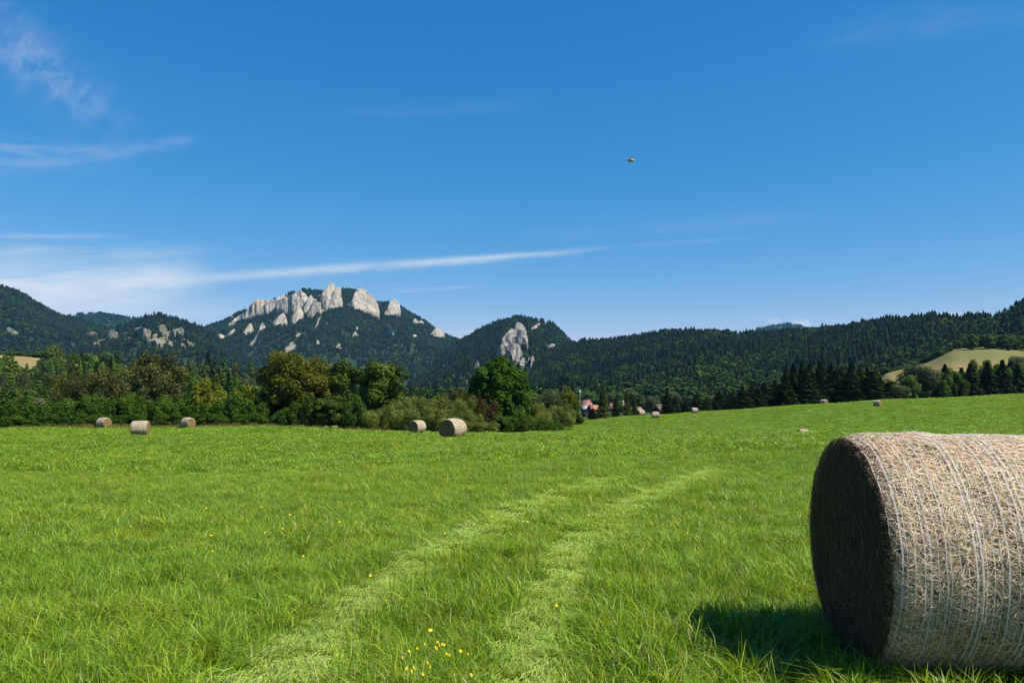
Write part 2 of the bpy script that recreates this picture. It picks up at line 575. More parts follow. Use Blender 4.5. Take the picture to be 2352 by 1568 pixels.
# ------------------------------------------------------------------ hills
class Hill:
    def __init__(s, cols, zfoot, treeh=14.0, p=1.0, gully=0.0, seed=1, back=0.9):
        """cols: (x, y of the skyline, distance of the ridge, distance of the foot)."""
        c = np.array(cols, float)
        Yr = c[:, 2]
        s.u = (c[:, 0] - 1176) / F0
        zt = EYE + (HY - c[:, 1]) / F0 * Yr - treeh * 0.8
        s.zr, s.yr, s.yf = zt, Yr, c[:, 3]
        s.zf, s.p, s.gully, s.seed, s.back = zfoot, p, gully, seed, back

    def z(s, X, Y):
        X = np.asarray(X, float)
        Y = np.asarray(Y, float)
        u = X / Y
        zr, yr, yf = (np.interp(u, s.u, a) for a in (s.zr, s.yr, s.yf))
        t = (Y - yf) / (yr - yf)
        zr = np.maximum(zr, s.zf)
        up = np.clip(t, 0, 1) ** s.p
        dn = np.clip(1 - (t - 1) * s.back, 0, 1)
        h = np.where(t <= 1, up, dn)
        z = s.zf + (zr - s.zf) * h
        if s.gully:
            P = np.stack([X, Y * 0.45], -1)
            env = np.clip(t, 0, 1) * np.clip((1 - t) * 3, 0, 1)
            z = z + s.gully * sn(P, 1 / 260.0, s.seed, 3) * env * np.clip((zr - s.zf) / 150, 0, 1)
        return np.where(t < 0, s.zf + t * 20, z)

    def mesh(s, name, mat, du=0.006, nt=46, bare=None):
        us = np.arange(s.u[0], s.u[-1] + du, du)
        t = np.concatenate([np.linspace(-0.02, 1, nt), np.linspace(1.04, 1 + 1 / s.back, 14)])
        yr, yf = np.interp(us, s.u, s.yr), np.interp(us, s.u, s.yf)
        Y = yf[None, :] + (yr - yf)[None, :] * t[:, None]
        X = us[None, :] * Y
        Z = s.z(X.ravel(), Y.ravel())
        V = np.stack([X.ravel(), Y.ravel(), Z], -1)
        me = mk_mesh(name, V, grid_quads(len(t), len(us)), mats=[mat], smooth=True)
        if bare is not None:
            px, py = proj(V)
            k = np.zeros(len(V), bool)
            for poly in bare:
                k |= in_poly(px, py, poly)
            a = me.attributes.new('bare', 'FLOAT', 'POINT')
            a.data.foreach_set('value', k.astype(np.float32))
        return me

    def hit(s, x, y):
        """Point of the front slope seen at (x, y)."""
        u = (x - 1176) / F0
        yr, yf = np.interp(u, s.u, s.yr), np.interp(u, s.u, s.yf)
        ds = np.linspace(yf, yr * 1.02, 260)
        P = np.array([at(x, y, d) for d in ds])
        g = s.z(P[:, 0], P[:, 1])
        k = np.nonzero(P[:, 2] <= g)[0]
        return P[k[0]] if len(k) else P[np.argmin(P[:, 2] - g)]

    def scatter(s, n, xr, g, tmax=1.06, tmin=0.0):
        """n points spread evenly over the slope between two bearings."""
        out = []
        while sum(len(o) for o in out) < n:
            u = g.uniform((xr[0] - 1176) / F0, (xr[1] - 1176) / F0, n)
            yr, yf = np.interp(u, s.u, s.yr), np.interp(u, s.u, s.yf)
            t = np.sqrt(g.uniform(0, 1, n)) * (tmax - tmin) + tmin
            Y = yf + (yr - yf) * t
            keep = g.uniform(0, 1, n) < Y / (yr.max() * 1.1)
            Y, u = Y[keep], u[keep]
            X = u * Y
            out.append(np.stack([X, Y, s.z(X, Y)], -1))
        return np.concatenate(out)[:n]


def m_hill(name, rock=(0.30, 0.28, 0.23), grass=(0.10, 0.12, 0.035), sc=0.03, bias=0.5):
    m, nt, b, out = mat_new(name)
    tc = b.new('ShaderNodeTexCoord')
    n1 = b.noise(tc.outputs['Object'], sc, 8, 0.65)
    n2 = b.noise(tc.outputs['Object'], sc * 6, 5, 0.6)
    c = b.mix(b.ramp(n1, bias - 0.08, bias + 0.08), grass, rock)
    c = b.mix(b.m('MULTIPLY', n2, 0.6), c, tuple(x * 0.45 for x in grass))
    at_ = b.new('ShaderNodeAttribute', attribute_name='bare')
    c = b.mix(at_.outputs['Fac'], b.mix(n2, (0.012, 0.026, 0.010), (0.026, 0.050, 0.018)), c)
    p = principled(b, c, 0.95, 0.1, bump(b, n1, 1.0, 6.0))
    nt.links.new(p.outputs[0], out.inputs[0])
    return m


HILL_MAT = m_hill('wooded_slope')
SLOPE_MAT = m_hill('rocky_meadow_slope', (0.22, 0.20, 0.16), (0.105, 0.11, 0.042), 0.035, 0.5)
MASSIF_MAT = m_hill('limestone_slope', (0.30, 0.27, 0.21), (0.12, 0.12, 0.045), 0.03, 0.40)


def K(cols, yr, yf):
    return [(x, y, yr, yf) for x, y in cols]


H_massif = Hill(K([(200, 850), (300, 800), (380, 775), (460, 750), (500, 737), (530, 724), (560, 708), (590, 694), (640, 677), (690, 660),
                   (740, 664), (760, 660), (780, 660), (830, 662), (850, 676), (870, 692), (905, 690), (930, 708), (980, 737), (1020, 766),
                   (1065, 781), (1150, 800), (1250, 850), (1350, 888)], 3300, 1750), -14, 16, 0.92, 42, 5)
H_left = Hill(K([(-700, 520), (-500, 550), (-200, 600), (0, 652), (30, 662), (70, 686), (100, 704), (130, 718), (200, 737), (300, 775),
                 (400, 810), (500, 850), (560, 889)], 2400, 1250), -14, 16, 0.95, 20, 9)
H_back = Hill(K([(-100, 760), (50, 732), (130, 724), (185, 716), (230, 714), (300, 725), (360, 726), (420, 740), (470, 751), (560, 770),
                 (640, 800)], 3700, 2900), 60, 16, 1.0, 10, 3)
H_rocky = Hill(K([(20, 889), (130, 805), (200, 770), (250, 754), (290, 742), (330, 724), (360, 716), (395, 724), (430, 740), (470, 752),
                  (500, 774), (540, 802), (600, 842), (680, 889)], 2050, 1250), -14, 16, 0.9, 14, 4)
H_centre = Hill(K([(900, 889), (980, 850), (1020, 806), (1065, 778), (1100, 757), (1150, 734), (1190, 724), (1230, 731), (1270, 740), (1290, 760),
                   (1310, 782), (1340, 804), (1400, 850), (1460, 889)], 2300, 1150), -14, 16, 0.9, 16, 6)
H_right = Hill([(1120, 889, 1750, 900), (1200, 850, 1750, 900), (1250, 815, 1750, 900), (1310, 786, 1700, 880), (1380, 780, 1650, 850), (1450, 772, 1600, 800),
                (1530, 759, 1500, 760), (1620, 759, 1400, 720), (1700, 765, 1350, 680), (1760, 764, 1300, 650), (1830, 759, 1250, 620),
                (1900, 750, 1200, 600), (2000, 738, 1100, 570), (2100, 731, 1020, 540), (2200, 726, 960, 520), (2290, 725, 900, 500),
                (2330, 708, 870, 480), (2352, 699, 860, 470), (2600, 640, 820, 450), (3000, 600, 800, 450)], -13, 14, 0.9, 10, 8)
H_peak = Hill(K([(1600, 796), (1650, 776), (1720, 758), (1750, 748), (1780, 741), (1810, 737), (1840, 743), (1870, 755), (1950, 786)], 4600, 4000), 60, 16, 1, 0, 2)
H_lobe = Hill(K([(1180, 893), (1300, 889), (1400, 874), (1500, 860), (1560, 847), (1620, 828), (1660, 818), (1700, 821), (1740, 834), (1780, 850),
                 (1850, 868), (1950, 887), (2000, 893)], 820, 520), -13, 14, 0.9, 0, 2)
H_gold = Hill([(1960, 896, 470, 250), (2010, 880, 470, 250), (2035, 857, 470, 250), (2080, 846, 470, 250), (2130, 832, 480, 250), (2160, 816, 485, 250), (2190, 801, 490, 250), (2220, 796, 500, 250),
               (2290, 793, 500, 250), (2352, 801, 500, 250), (2600, 802, 500, 250), (3000, 800, 500, 250)], -7, 0, 0.85, 0, 2, 1.6)
H_rise = Hill(K([(-700, 780), (-300, 800), (0, 815), (60, 819), (110, 825), (160, 834), (250, 846), (400, 860), (550, 874), (660, 889)], 520, 250), -8, 0, 2.2, 0, 2, 0.8)

def make_slopes():
    m, nt, b, out = mat_new('stubble')
    tc = b.new('ShaderNodeTexCoord')
    mp = b.new('ShaderNodeMapping')
    nt.links.new(tc.outputs['Object'], mp.inputs[0])
    mp.inputs['Rotation'].default_value = (0, 0, R(12))
    mp.inputs['Scale'].default_value = (0.012, 0.12, 0.35)
    n1 = b.noise(mp.outputs[0], 1.0, 6, 0.6)
    n2 = b.noise(tc.outputs['Object'], 0.8, 5)
    sp = b.new('ShaderNodeSeparateXYZ')
    nt.links.new(tc.outputs['Object'], sp.inputs[0])
    c = b.mix(b.ramp(n1, 0.35, 0.65), (0.150, 0.115, 0.036), (0.215, 0.165, 0.055))
    band = b.m('SINE', b.m('ADD', b.m('MULTIPLY', sp.outputs[2], 3.4), b.m('MULTIPLY', n1, 5.0)))
    c = b.mix(b.m('MULTIPLY', b.ramp(band, 0.2, 1.0), 0.45), c, (0.13, 0.115, 0.04))
    zz = b.m('ADD', sp.outputs[2], b.m('MULTIPLY', b.m('SUBTRACT', n1, 0.5), 7))
    green = b.m('MULTIPLY', b.ramp(zz, 12.5, 17.5), b.ramp(band, -1.0, 1.0, 0.9, 0.55))
    c = b.mix(green, c, (0.085, 0.105, 0.028))
    c = b.mix(b.m('MULTIPLY', n2, 0.3), c, (0.20, 0.15, 0.05))
    p = principled(b, c, 0.95, 0.1)
    nt.links.new(p.outputs[0], out.inputs[0])
    tag(link('stubble_field', H_gold.mesh('stubble_field', m)), 'golden stubble field sloping up below the wooded ridge', 'field', kind='structure')
    m2, nt, b, out = mat_new('dry_slope')
    tc = b.new('ShaderNodeTexCoord')
    n1 = b.noise(tc.outputs['Object'], 0.05, 6, 0.6)
    sp = b.new('ShaderNodeSeparateXYZ')
    nt.links.new(tc.outputs['Object'], sp.inputs[0])
    c = b.mix(b.ramp(sp.outputs[2], 6, 10), (0.04, 0.07, 0.018), (0.21, 0.15, 0.06))
    c = b.mix(b.m('MULTIPLY', n1, 0.4), c, (0.16, 0.14, 0.05))
    p = principled(b, c, 0.95, 0.1)
    nt.links.new(p.outputs[0], out.inputs[0])
    tag(link('dry_field', H_rise.mesh('dry_field', m2)), 'tan dry field on a rise above the wood behind the hedge', 'field', kind='structure')


make_slopes()


# ------------------------------------------------------------------ crags
def m_rock(name, lo, hi, sc):
    m, nt, b, out = mat_new(name)
    tc = b.new('ShaderNodeTexCoord')
    mp = b.new('ShaderNodeMapping')
    nt.links.new(tc.outputs['Object'], mp.inputs[0])
    mp.inputs['Scale'].default_value = (1.0, 1.0, 0.75)
    mp.inputs['Rotation'].default_value = (0.0, 0.35, 0)
    n1 = b.noise(mp.outputs[0], sc, 9, 0.66, 0.6)
    n2 = b.noise(tc.outputs['Object'], sc * 0.35, 5, 0.6)
    vo = b.new('ShaderNodeTexVoronoi', feature='DISTANCE_TO_EDGE')
    nt.links.new(mp.outputs[0], vo.inputs['Vector'])
    vo.inputs['Scale'].default_value = sc * 1.6
    crack = b.ramp(vo.outputs['Distance'], 0.0, 0.06)
    c = b.mix(b.ramp(n1, 0.3, 0.7), lo, hi)
    c = b.mix(b.m('MULTIPLY', b.ramp(n2, 0.5, 0.72), 0.5), c, (0.30, 0.225, 0.145))
    c = b.mix(b.m('MULTIPLY', b.m('SUBTRACT', 1.0, crack), 0.18), c, tuple(x * 0.45 for x in lo))
    h = b.m('ADD', b.m('MULTIPLY', n1, 1.0), b.m('MULTIPLY', crack, 0.25))
    p = principled(b, c, 0.92, 0.15, bump(b, h, 1.0, 9.0))
    nt.links.new(p.outputs[0], out.inputs[0])
    return m


ROCK = m_rock('limestone', (0.235, 0.208, 0.165), (0.395, 0.350, 0.275), 0.020)
ROCK_GREY = m_rock('grey_cliff_rock', (0.15, 0.143, 0.128), (0.32, 0.295, 0.255), 0.035)
SCREE = m_rock('mossy_scree', (0.085, 0.088, 0.058), (0.205, 0.195, 0.145), 0.05)


def zc(pts):     # layout measured on an enlargement of the massif
    return [(459.4 + x * 0.21973, 631.6 + y * 0.21973) for x, y in pts]


def z2(pts, ox):
    return [((ox + x / 2.138) * 0.57422, (1050 + y / 2.138) * 0.57422) for x, y in pts]


CRAGS = [(H_massif, zc(p), lab) for p, lab in [
    ([(290, 520), (350, 465), (400, 428), (470, 383), (500, 350), (540, 300), (600, 250), (660, 252), (700, 265), (780, 262), (850, 215), (890, 198),
      (860, 250), (800, 300), (730, 325), (700, 355), (640, 405), (560, 420), (500, 445), (440, 440), (380, 470), (330, 520)], 'long slanting slab'),
    ([(790, 325), (830, 260), (890, 235), (930, 225), (960, 205), (1010, 188), (1045, 150), (1075, 182), (1105, 195), (1132, 245), (1128, 345),
      (1090, 368), (1050, 345), (1000, 350), (960, 378), (920, 362), (870, 340)], 'broad fluted block'),
    ([(945, 480), (970, 410), (1000, 378), (1030, 340), (1060, 350), (1082, 395), (1050, 440), (1010, 488), (985, 496)], 'lower ragged buttress'),
    ([(1112, 425), (1150, 360), (1178, 310), (1200, 258), (1225, 288), (1250, 350), (1262, 385), (1200, 410), (1170, 430)], 'pale triangular fin'),
    ([(1126, 330), (1138, 222), (1165, 210), (1195, 258), (1180, 310), (1160, 340)], 'shaded narrow spire'),
    ([(1248, 285), (1270, 200), (1300, 150), (1335, 128), (1348, 92), (1364, 57), (1385, 85), (1412, 108), (1405, 160), (1372, 235), (1332, 305), (1290, 300)], 'pointed summit crag'),
    ([(1336, 350), (1370, 250), (1400, 170), (1425, 125), (1455, 117), (1475, 160), (1477, 220), (1492, 285), (1450, 318), (1390, 338)], 'tall leaning fin'),
    ([(1540, 305), (1590, 255), (1610, 200), (1645, 150), (1690, 128), (1730, 158), (1780, 198), (1830, 250), (1857, 300), (1878, 388), (1800, 365),
      (1720, 345), (1620, 338)], 'great domed wall'),
    ([(1920, 408), (1958, 350), (1965, 318), (2000, 280), (2030, 248), (2065, 268), (2086, 310), (2098, 370), (2050, 388), (1990, 412)], 'outer pointed dome'),
    ([(740, 520), (790, 458), (830, 420), (870, 396), (897, 430), (912, 486), (860, 502), (790, 520)], None),
    ([(446, 610), (480, 560), (510, 515), (535, 501), (552, 540), (562, 592), (510, 612)], None),
    ([(598, 600), (625, 550), (640, 510), (655, 496), (688, 548), (650, 570), (620, 600)], None),
    ([(136, 665), (180, 628), (215, 612), (264, 640), (210, 700), (175, 695)], None),
    ([(262, 640), (310, 600), (355, 560), (380, 590), (330, 630), (290, 648)], None),
    ([(2218, 505), (2240, 453), (2265, 460), (2282, 492), (2245, 510)], None),
    ([(2272, 500), (2300, 474), (2325, 480), (2348, 515), (2300, 520)], None),
    ([(1588, 645), (1605, 610), (1622, 588), (1664, 638)], None),
    ([(1958, 530), (1972, 508), (1990, 525), (2032, 635), (2016, 658), (1988, 595)], None),
    ([(1208, 705), (1225, 682), (1245, 685), (1250, 708)], None),
    ([(2205, 650), (2235, 622), (2262, 626), (2278, 650)], None),
    ([(600, 400), (650, 330), (700, 285), (760, 268), (810, 262), (850, 250), (885, 262), (905, 320), (880, 350), (800, 340), (720, 362), (650, 400)], None),
    ([(1082, 365), (1110, 290), (1130, 240), (1160, 225), (1200, 262), (1240, 280), (1265, 290), (1262, 352), (1200, 350), (1130, 372)], None),
    ([(1290, 310), (1330, 240), (1370, 180), (1398, 160), (1402, 200), (1372, 290), (1342, 352), (1310, 340)], None),
    ([(316, 455), (330, 428), (345, 432), (340, 455)], None),
]]
CRAGS += [(H_massif, z2([(1543, 615), (1578, 570), (1610, 558), (1640, 575), (1664, 614), (1590, 628)], 1000), None)]
CRAGS += [(H_centre, z2(p, 2000), None) for p in [
    ([(108, 600), (122, 560), (145, 508), (165, 510), (195, 530), (215, 555), (228, 590), (180, 585), (150, 600)]),
    ([(8, 690), (40, 648), (60, 640), (75, 600), (100, 635), (140, 628), (180, 625), (212, 640), (240, 690), (256, 752), (225, 735), (180, 705), (130, 690), (80, 690), (40, 700), (20, 705)]),
    ([(-20, 720), (20, 650), (60, 600), (100, 560), (130, 585), (180, 570), (225, 600), (240, 660), (200, 680), (150, 650), (90, 680), (30, 710)]),
    ([(45, 770), (70, 700), (110, 690), (150, 690), (175, 715), (172, 780), (110, 790)]),
    ([(-34, 785), (-15, 730), (5, 700), (40, 690), (60, 745), (80, 755), (110, 750), (150, 725), (172, 718), (192, 780), (165, 850), (130, 830), (95, 840), (50, 815), (0, 808)]),
    ([(243, 595), (275, 550), (310, 530), (335, 513), (347, 520), (305, 580), (270, 602)]),
    ([(366, 545), (390, 515), (405, 508), (418, 538), (390, 552)]),
    ([(376, 725), (400, 690), (415, 715), (440, 690), (472, 698), (480, 730), (450, 740), (415, 755)]),
    ([(262, 890), (266, 830), (272, 796), (285, 800), (296, 840), (300, 893)]),
    ([(170, 850), (185, 815), (205, 810), (215, 850)]),
]]
CRAGS += [(H_centre, z2([(1896, 925), (1918, 870), (1940, 833), (1955, 850), (1964, 880), (1958, 925)], 1000), None)]
CRAGS += [(H_rocky, z2(p, 0), None) for p in [
    ([(668, 650), (690, 615), (730, 605), (780, 590), (830, 600), (835, 640), (760, 640), (720, 655)]),
    ([(890, 620), (920, 585), (960, 575), (1020, 605), (1010, 632), (940, 640)]),
    ([(1170, 580), (1200, 555), (1260, 565), (1300, 590), (1280, 640), (1220, 645), (1180, 610)]),
    ([(1345, 575), (1365, 535), (1400, 528), (1430, 570), (1425, 610), (1370, 610)]),
    ([(1460, 600), (1480, 570), (1520, 580), (1545, 555), (1575, 570), (1550, 620), (1490, 620)]),
    ([(1340, 710), (1360, 690), (1400, 690), (1410, 715), (1380, 725)]),
]]
CRAGS += [(H_left, z2([(46, 600), (55, 560), (72, 548), (100, 562), (140, 590), (176, 622), (150, 622), (90, 605)], 0), None)]

CLEAR = [(H_massif, zc(p)) for p in [
    [(1190, 565), (1225, 480), (1258, 420), (1272, 380), (1300, 330), (1325, 340), (1285, 400), (1255, 460), (1238, 520), (1215, 565)],
    [(885, 790), (895, 750), (930, 740), (950, 698), (1008, 708), (985, 775), (940, 785), (912, 810)],
    [(1278, 695), (1300, 675), (1315, 708)],
    [(1415, 775), (1430, 720), (1465, 708), (1475, 765)],
    [(476, 775), (520, 728), (560, 675), (598, 598), (614, 620), (572, 705), (510, 765)],
    [(1298, 535), (1330, 482), (1358, 490), (1322, 535)],
    [(1316, 605), (1340, 558), (1360, 570), (1352, 605)],
    [(1240, 290), (1232, 220), (1262, 215), (1255, 280)],
    [(1265, 345), (1290, 310), (1320, 320), (1330, 350), (1290, 380)],
    [(1000, 640), (1020, 605), (1050, 612), (1040, 645)],
    [(1630, 575), (1640, 540), (1655, 545), (1645, 580)],
]]
CLEAR += [(H_rocky, z2([(630, 700), (665, 620), (760, 585), (820, 585), (890, 595), (950, 572), (1030, 610), (1100, 588), (1190, 550), (1260, 565), (1340, 560),
                        (1390, 522), (1430, 590), (1500, 568), (1560, 550), (1585, 600), (1545, 640), (1600, 660), (1695, 680), (1640, 720), (1600, 760), (1540, 705),
                        (1380, 725), (1330, 675), (1200, 655), (1080, 665), (900, 705), (820, 745), (740, 705)], 0))]
CLEAR += [(H_centre, z2([(1835, 1060), (1850, 1000), (1880, 950), (1905, 985), (1895, 1060)], 1000))]
CLEAR += [(H_massif, zc([(470, 440), (600, 262), (890, 205), (1045, 165), (1245, 215), (1330, 140), (1480, 135), (1488, 290), (1280, 390), (1100, 430), (900, 350), (700, 360), (560, 425)]))]
BAND = CLEAR[-1][1]
CLEAR += [(H_centre, z2([(20, 800), (40, 680), (100, 580), (140, 505), (230, 560), (262, 720), (255, 860), (300, 900), (180, 880), (90, 850)], 2000))]
CLEAR += [(H_lobe, [(1746, 836), (1754, 826), (1764, 830), (1758, 842)])]


hill_objs = {}
for nm, h, mt, lab in (
        ('mountain', H_massif, MASSIF_MAT, 'wooded limestone mountain with three pale crowns of bare rock'),
        ('hill', H_left, HILL_MAT, 'steep dark wooded hill cut by the photo edge beside the pale cloud'),
        ('hill', H_back, HILL_MAT, 'low wooded ridge showing behind the saddle before the crags'),
        ('hill', H_rocky, SLOPE_MAT, 'small wooded knoll with pale rocky grass slopes'),
        ('hill', H_centre, MASSIF_MAT, 'dark wooded cone with a grey cliff facing the round tree'),
        ('hill', H_right, HILL_MAT, 'long dark wooded ridge behind the village and conifers'),
        ('hill', H_peak, HILL_MAT, 'small blue wooded summit peeping over the long ridge'),
        ('hill', H_lobe, HILL_MAT, 'low rounded hill of leafy wood before the long ridge')):
    clr = [p_ for h_, p_ in CLEAR if h_ is h]
    fine = h in (H_massif, H_rocky, H_centre, H_lobe)
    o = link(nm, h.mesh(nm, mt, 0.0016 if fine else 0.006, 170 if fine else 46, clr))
    tag(o, lab, 'mountain' if nm == 'mountain' else 'hill', kind='structure')
    hill_objs[lab] = o
    if nm == 'mountain':
        MOUNTAIN = o
    if h is H_centre:
        CENTRE = o
    if h is H_rocky:
        ROCKY = o



def crag(hill, poly, name, parent, mat, seed):
    poly = np.array(poly, float)
    x0, x1 = poly[:, 0].min(), poly[:, 0].max()
    nx = max(9, int((x1 - x0) * 1.3))
    xs = np.linspace(x0 + 0.02, x1 - 0.02, nx)
    n = len(poly)
    tops, bots = np.full(nx, 1e9), np.full(nx, -1e9)
    for i in range(n):
        (xa, ya), (xb, yb) = poly[i], poly[(i + 1) % n]
        lo, hi = min(xa, xb), max(xa, xb)
        k = (xs >= lo) & (xs <= hi)
        yy = ya + (yb - ya) * (xs - xa) / (xb - xa + 1e-9)
        tops[k] = np.minimum(tops[k], yy[k])
        bots[k] = np.maximum(bots[k], yy[k])
    g = np.random.default_rng(seed)
    h_px = (bots - tops)
    tops = tops + g.normal(0, 0.35, nx) * np.clip(h_px / 8, 0, 1)
    bots = bots + 3.0
    nv = max(8, int(h_px.max() * 1.0))
    front = []
    hb = [hill.hit(x, min(yb, 884)) for x, yb in zip(xs, bots)]
    yb_ = np.array([p[1] for p in hb])
    k = np.ones(5) / 5
    yb_ = np.convolve(np.pad(yb_, 2, 'edge'), k, 'valid')
    yb_ = yb_.min() + 0.3 * (yb_ - yb_.min())
    scale = np.median(yb_) / F0
    wid = (x1 - x0) * scale
    for j in range(nv):
        s = j / (nv - 1)
        ys = bots + (tops - bots) * s
        for i in range(nx):
            hm = (bots[i] - tops[i]) * scale
            d = yb_[i] + hm * 0.42 * s - 2.0
            e = (i / (nx - 1)) * 2 - 1
            d -= wid * 0.11 * math.sqrt(max(0, 1 - e * e)) * (1 - 0.55 * s)
            front.append((xs[i], ys[i], d))
    fr = np.array(front)
    P = np.stack([fr[:, 0] * scale, fr[:, 1] * scale * 0.3], -1)
    rough = sn(P, 1 / 46.0, seed, 4, 0.5)
    ridge = 1 - np.abs(sn(P, 1 / 70.0, seed + 50, 3, 0.5))
    fr[:, 2] += (rough * 6.0 - ridge * 8.0) * min(1.0, wid / 70.0)
    V = [at(*p) for p in fr]
    for i in range(nx):
        b_ = V[i]
        V[i] = np.array((b_[0], b_[1], min(b_[2], float(hill.z(np.array([b_[0]]), np.array([b_[1]]))[0]) - 2.0)))
    for j in range(nv):
        for i in range(nx):
            x, y, d = fr[j * nx + i]
            hp = hill.hit(x, y)
            V.append(at(x, y, max(d + 0.25 * wid, hp[1] + 4)))
    Q = grid_quads(nv, nx)
    nb = nv * nx
    Q = [Q, grid_quads(nv, nx, nb)[:, ::-1]]
    ring = [j for j in range(nx)] + [r * nx + nx - 1 for r in range(1, nv)] + [(nv - 1) * nx + j for j in range(nx - 2, -1, -1)] + [r * nx for r in range(nv - 2, 0, -1)]
    ring = np.array(ring)
    nxt = np.roll(ring, -1)
    Q.append(np.stack([nxt, ring, ring + nb, nxt + nb], -1))
    o = link(name, mk_mesh(name, np.array(V), np.concatenate(Q), mats=[mat]), parent)
    return o


for ci, (h, poly, lab) in enumerate(CRAGS):
    par = {id(H_massif): MOUNTAIN, id(H_centre): CENTRE, id(H_rocky): ROCKY}.get(id(h)) or hill_objs['steep dark wooded hill cut by the photo edge beside the pale cloud']
    o = crag(h, poly, 'crag', par, ROCK if h is H_massif else (ROCK_GREY if h is H_centre else SCREE), 100 + ci)
    if lab:
        o['label'] = lab


# ------------------------------------------------------------------ plants: leaf clouds, trunks
def leaf_quads(P, N, size, aspect, g, flat=0.35):
    """A rhombus leaf (or spray) at each point, facing roughly N."""
    n = len(P)
    N = N + g.normal(0, flat, (n, 3))
    N /= np.linalg.norm(N, axis=1)[:, None] + 1e-9
    T = np.cross(N, g.normal(size=(n, 3)))
    T /= np.linalg.norm(T, axis=1)[:, None] + 1e-9
    B = np.cross(N, T)
    s = (size * g.uniform(0.6, 1.4, n))[:, None]
    V = np.stack([P - T * s, P - B * s * aspect + N * s * 0.15, P + T * s, P + B * s * aspect + N * s * 0.15], 1).reshape(-1, 3)
    return V, np.arange(n * 4).reshape(-1, 4)


def cloud_crown(name, mat, centers, radii, n, size, seed, aspect=0.55, up=0.35, shell=0.55, tonevar=0.22, clumpvar=0.25, topyellow=0.0, droop=0.0):
    g = np.random.default_rng(seed)
    w = radii ** 2
    k = g.choice(len(centers), n, p=w / w.sum())
    d = g.normal(size=(n, 3))
    d /= np.linalg.norm(d, axis=1)[:, None]
    rr = radii[k] * (shell + (1 - shell) * g.uniform(0, 1, n) ** 0.5) * (1 + g.normal(0, 0.06, n))
    P = centers[k] + d * rr[:, None]
    N = d + np.array([0, 0, up])
    V, Q = leaf_quads(P, N, size, aspect, g, 0.45)
    if droop:
        V[2::4, 2] -= droop * size
    ct = g.normal(0, clumpvar, len(centers))
    z = (P[:, 2] - P[:, 2].min()) / (np.ptp(P[:, 2]) + 1e-9)
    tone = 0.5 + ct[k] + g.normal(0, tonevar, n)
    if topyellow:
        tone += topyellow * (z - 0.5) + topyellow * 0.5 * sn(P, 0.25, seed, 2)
    return mk_mesh(name, V, Q, mats=[mat], tone=np.clip(tone, 0, 1))


def ellipsoid_clumps(g, n, c, r, rad, fill=0.45, flat_bottom=None, full=2.0):
    d = g.normal(size=(n, 3))
    d /= (np.abs(d) ** full).sum(1)[:, None] ** (1 / full)
    rr = fill + (1 - fill) * g.uniform(0, 1, n) ** 0.6
    P = d * rr[:, None] * np.array(r) + np.array(c)
    if flat_bottom is not None:
        P[:, 2] = np.maximum(P[:, 2], flat_bottom + g.uniform(0, 0.3, n))
    return P, rad * g.uniform(0.65, 1.3, n)


def trunk_mesh(name, mat, h, r, centers, g, nl=7, lean=0.03, limb=0.35):
    mb = MB()
    zs = np.linspace(-0.3, h, 8)
    path = np.stack([np.cumsum(g.normal(0, lean, 8)), np.cumsum(g.normal(0, lean, 8)), zs], -1)
    path[:2, :2] = 0
    mb.add(*tube(path, np.linspace(r, r * 0.25, 8), 8))
    for i in range(nl):
        c = centers[g.integers(len(centers))]
        zb = h * g.uniform(0.25, 0.8)
        k = np.interp(zb, zs, np.arange(8))
        b0 = np.array([np.interp(k, np.arange(8), path[:, q]) for q in range(3)])
        mid = (b0 + c) / 2 + np.array([0, 0, -0.08 * h]) + g.normal(0, 0.03 * h, 3)
        mb.add(*tube([b0, mid, c], [r * limb, r * limb * 0.6, r * 0.08], 5))
    return mb.mesh(name, [mat], smooth=True)


# leaf materials (dark, light)
L = {
    'hedge': m_leaf('hedge_leaves', (0.010, 0.032, 0.001), (0.060, 0.122, 0.006), 0.3, obvar=0.15, huevar=0.01),
    'willow': m_leaf('willow_leaves', (0.040, 0.064, 0.007), (0.18, 0.21, 0.042), 0.25, obvar=0.12, huevar=0.01),
    'maple': m_leaf('maple_leaves', (0.010, 0.040, 0.001), (0.056, 0.130, 0.004), 0.3, obvar=0.05, huevar=0.0),
    'ash': m_leaf('ash_leaves', (0.018, 0.042, 0.003), (0.090, 0.138, 0.013), 0.25, obvar=0.08, huevar=0.0),
    'olive': m_leaf('olive_leaves', (0.020, 0.036, 0.002), (0.098, 0.100, 0.006), 0.25, obvar=0.06, huevar=0.0),
    'brown': m_leaf('brown_leaves', (0.026, 0.033, 0.006), (0.096, 0.096, 0.020), 0.2, obvar=0.15, huevar=0.01),
    'red': m_leaf('russet_leaves', (0.025, 0.02, 0.004), (0.10, 0.045, 0.012), 0.2, obvar=0.1),
    'lime': m_leaf('lime_leaves', (0.032, 0.055, 0.002), (0.15, 0.165, 0.008), 0.3, obvar=0.1, huevar=0.0),
    'wood': m_leaf('woodland_leaves', (0.020, 0.048, 0.006), (0.090, 0.150, 0.020), 0.2, obvar=0.35, huevar=0.02),
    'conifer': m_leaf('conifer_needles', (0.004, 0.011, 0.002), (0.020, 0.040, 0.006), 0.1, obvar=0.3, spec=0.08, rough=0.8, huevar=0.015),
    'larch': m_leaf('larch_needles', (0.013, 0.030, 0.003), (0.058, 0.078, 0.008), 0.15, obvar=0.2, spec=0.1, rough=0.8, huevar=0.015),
    'silver': m_leaf('silver_leaves', (0.030, 0.048, 0.014), (0.095, 0.120, 0.045), 0.25, obvar=0.15),
}


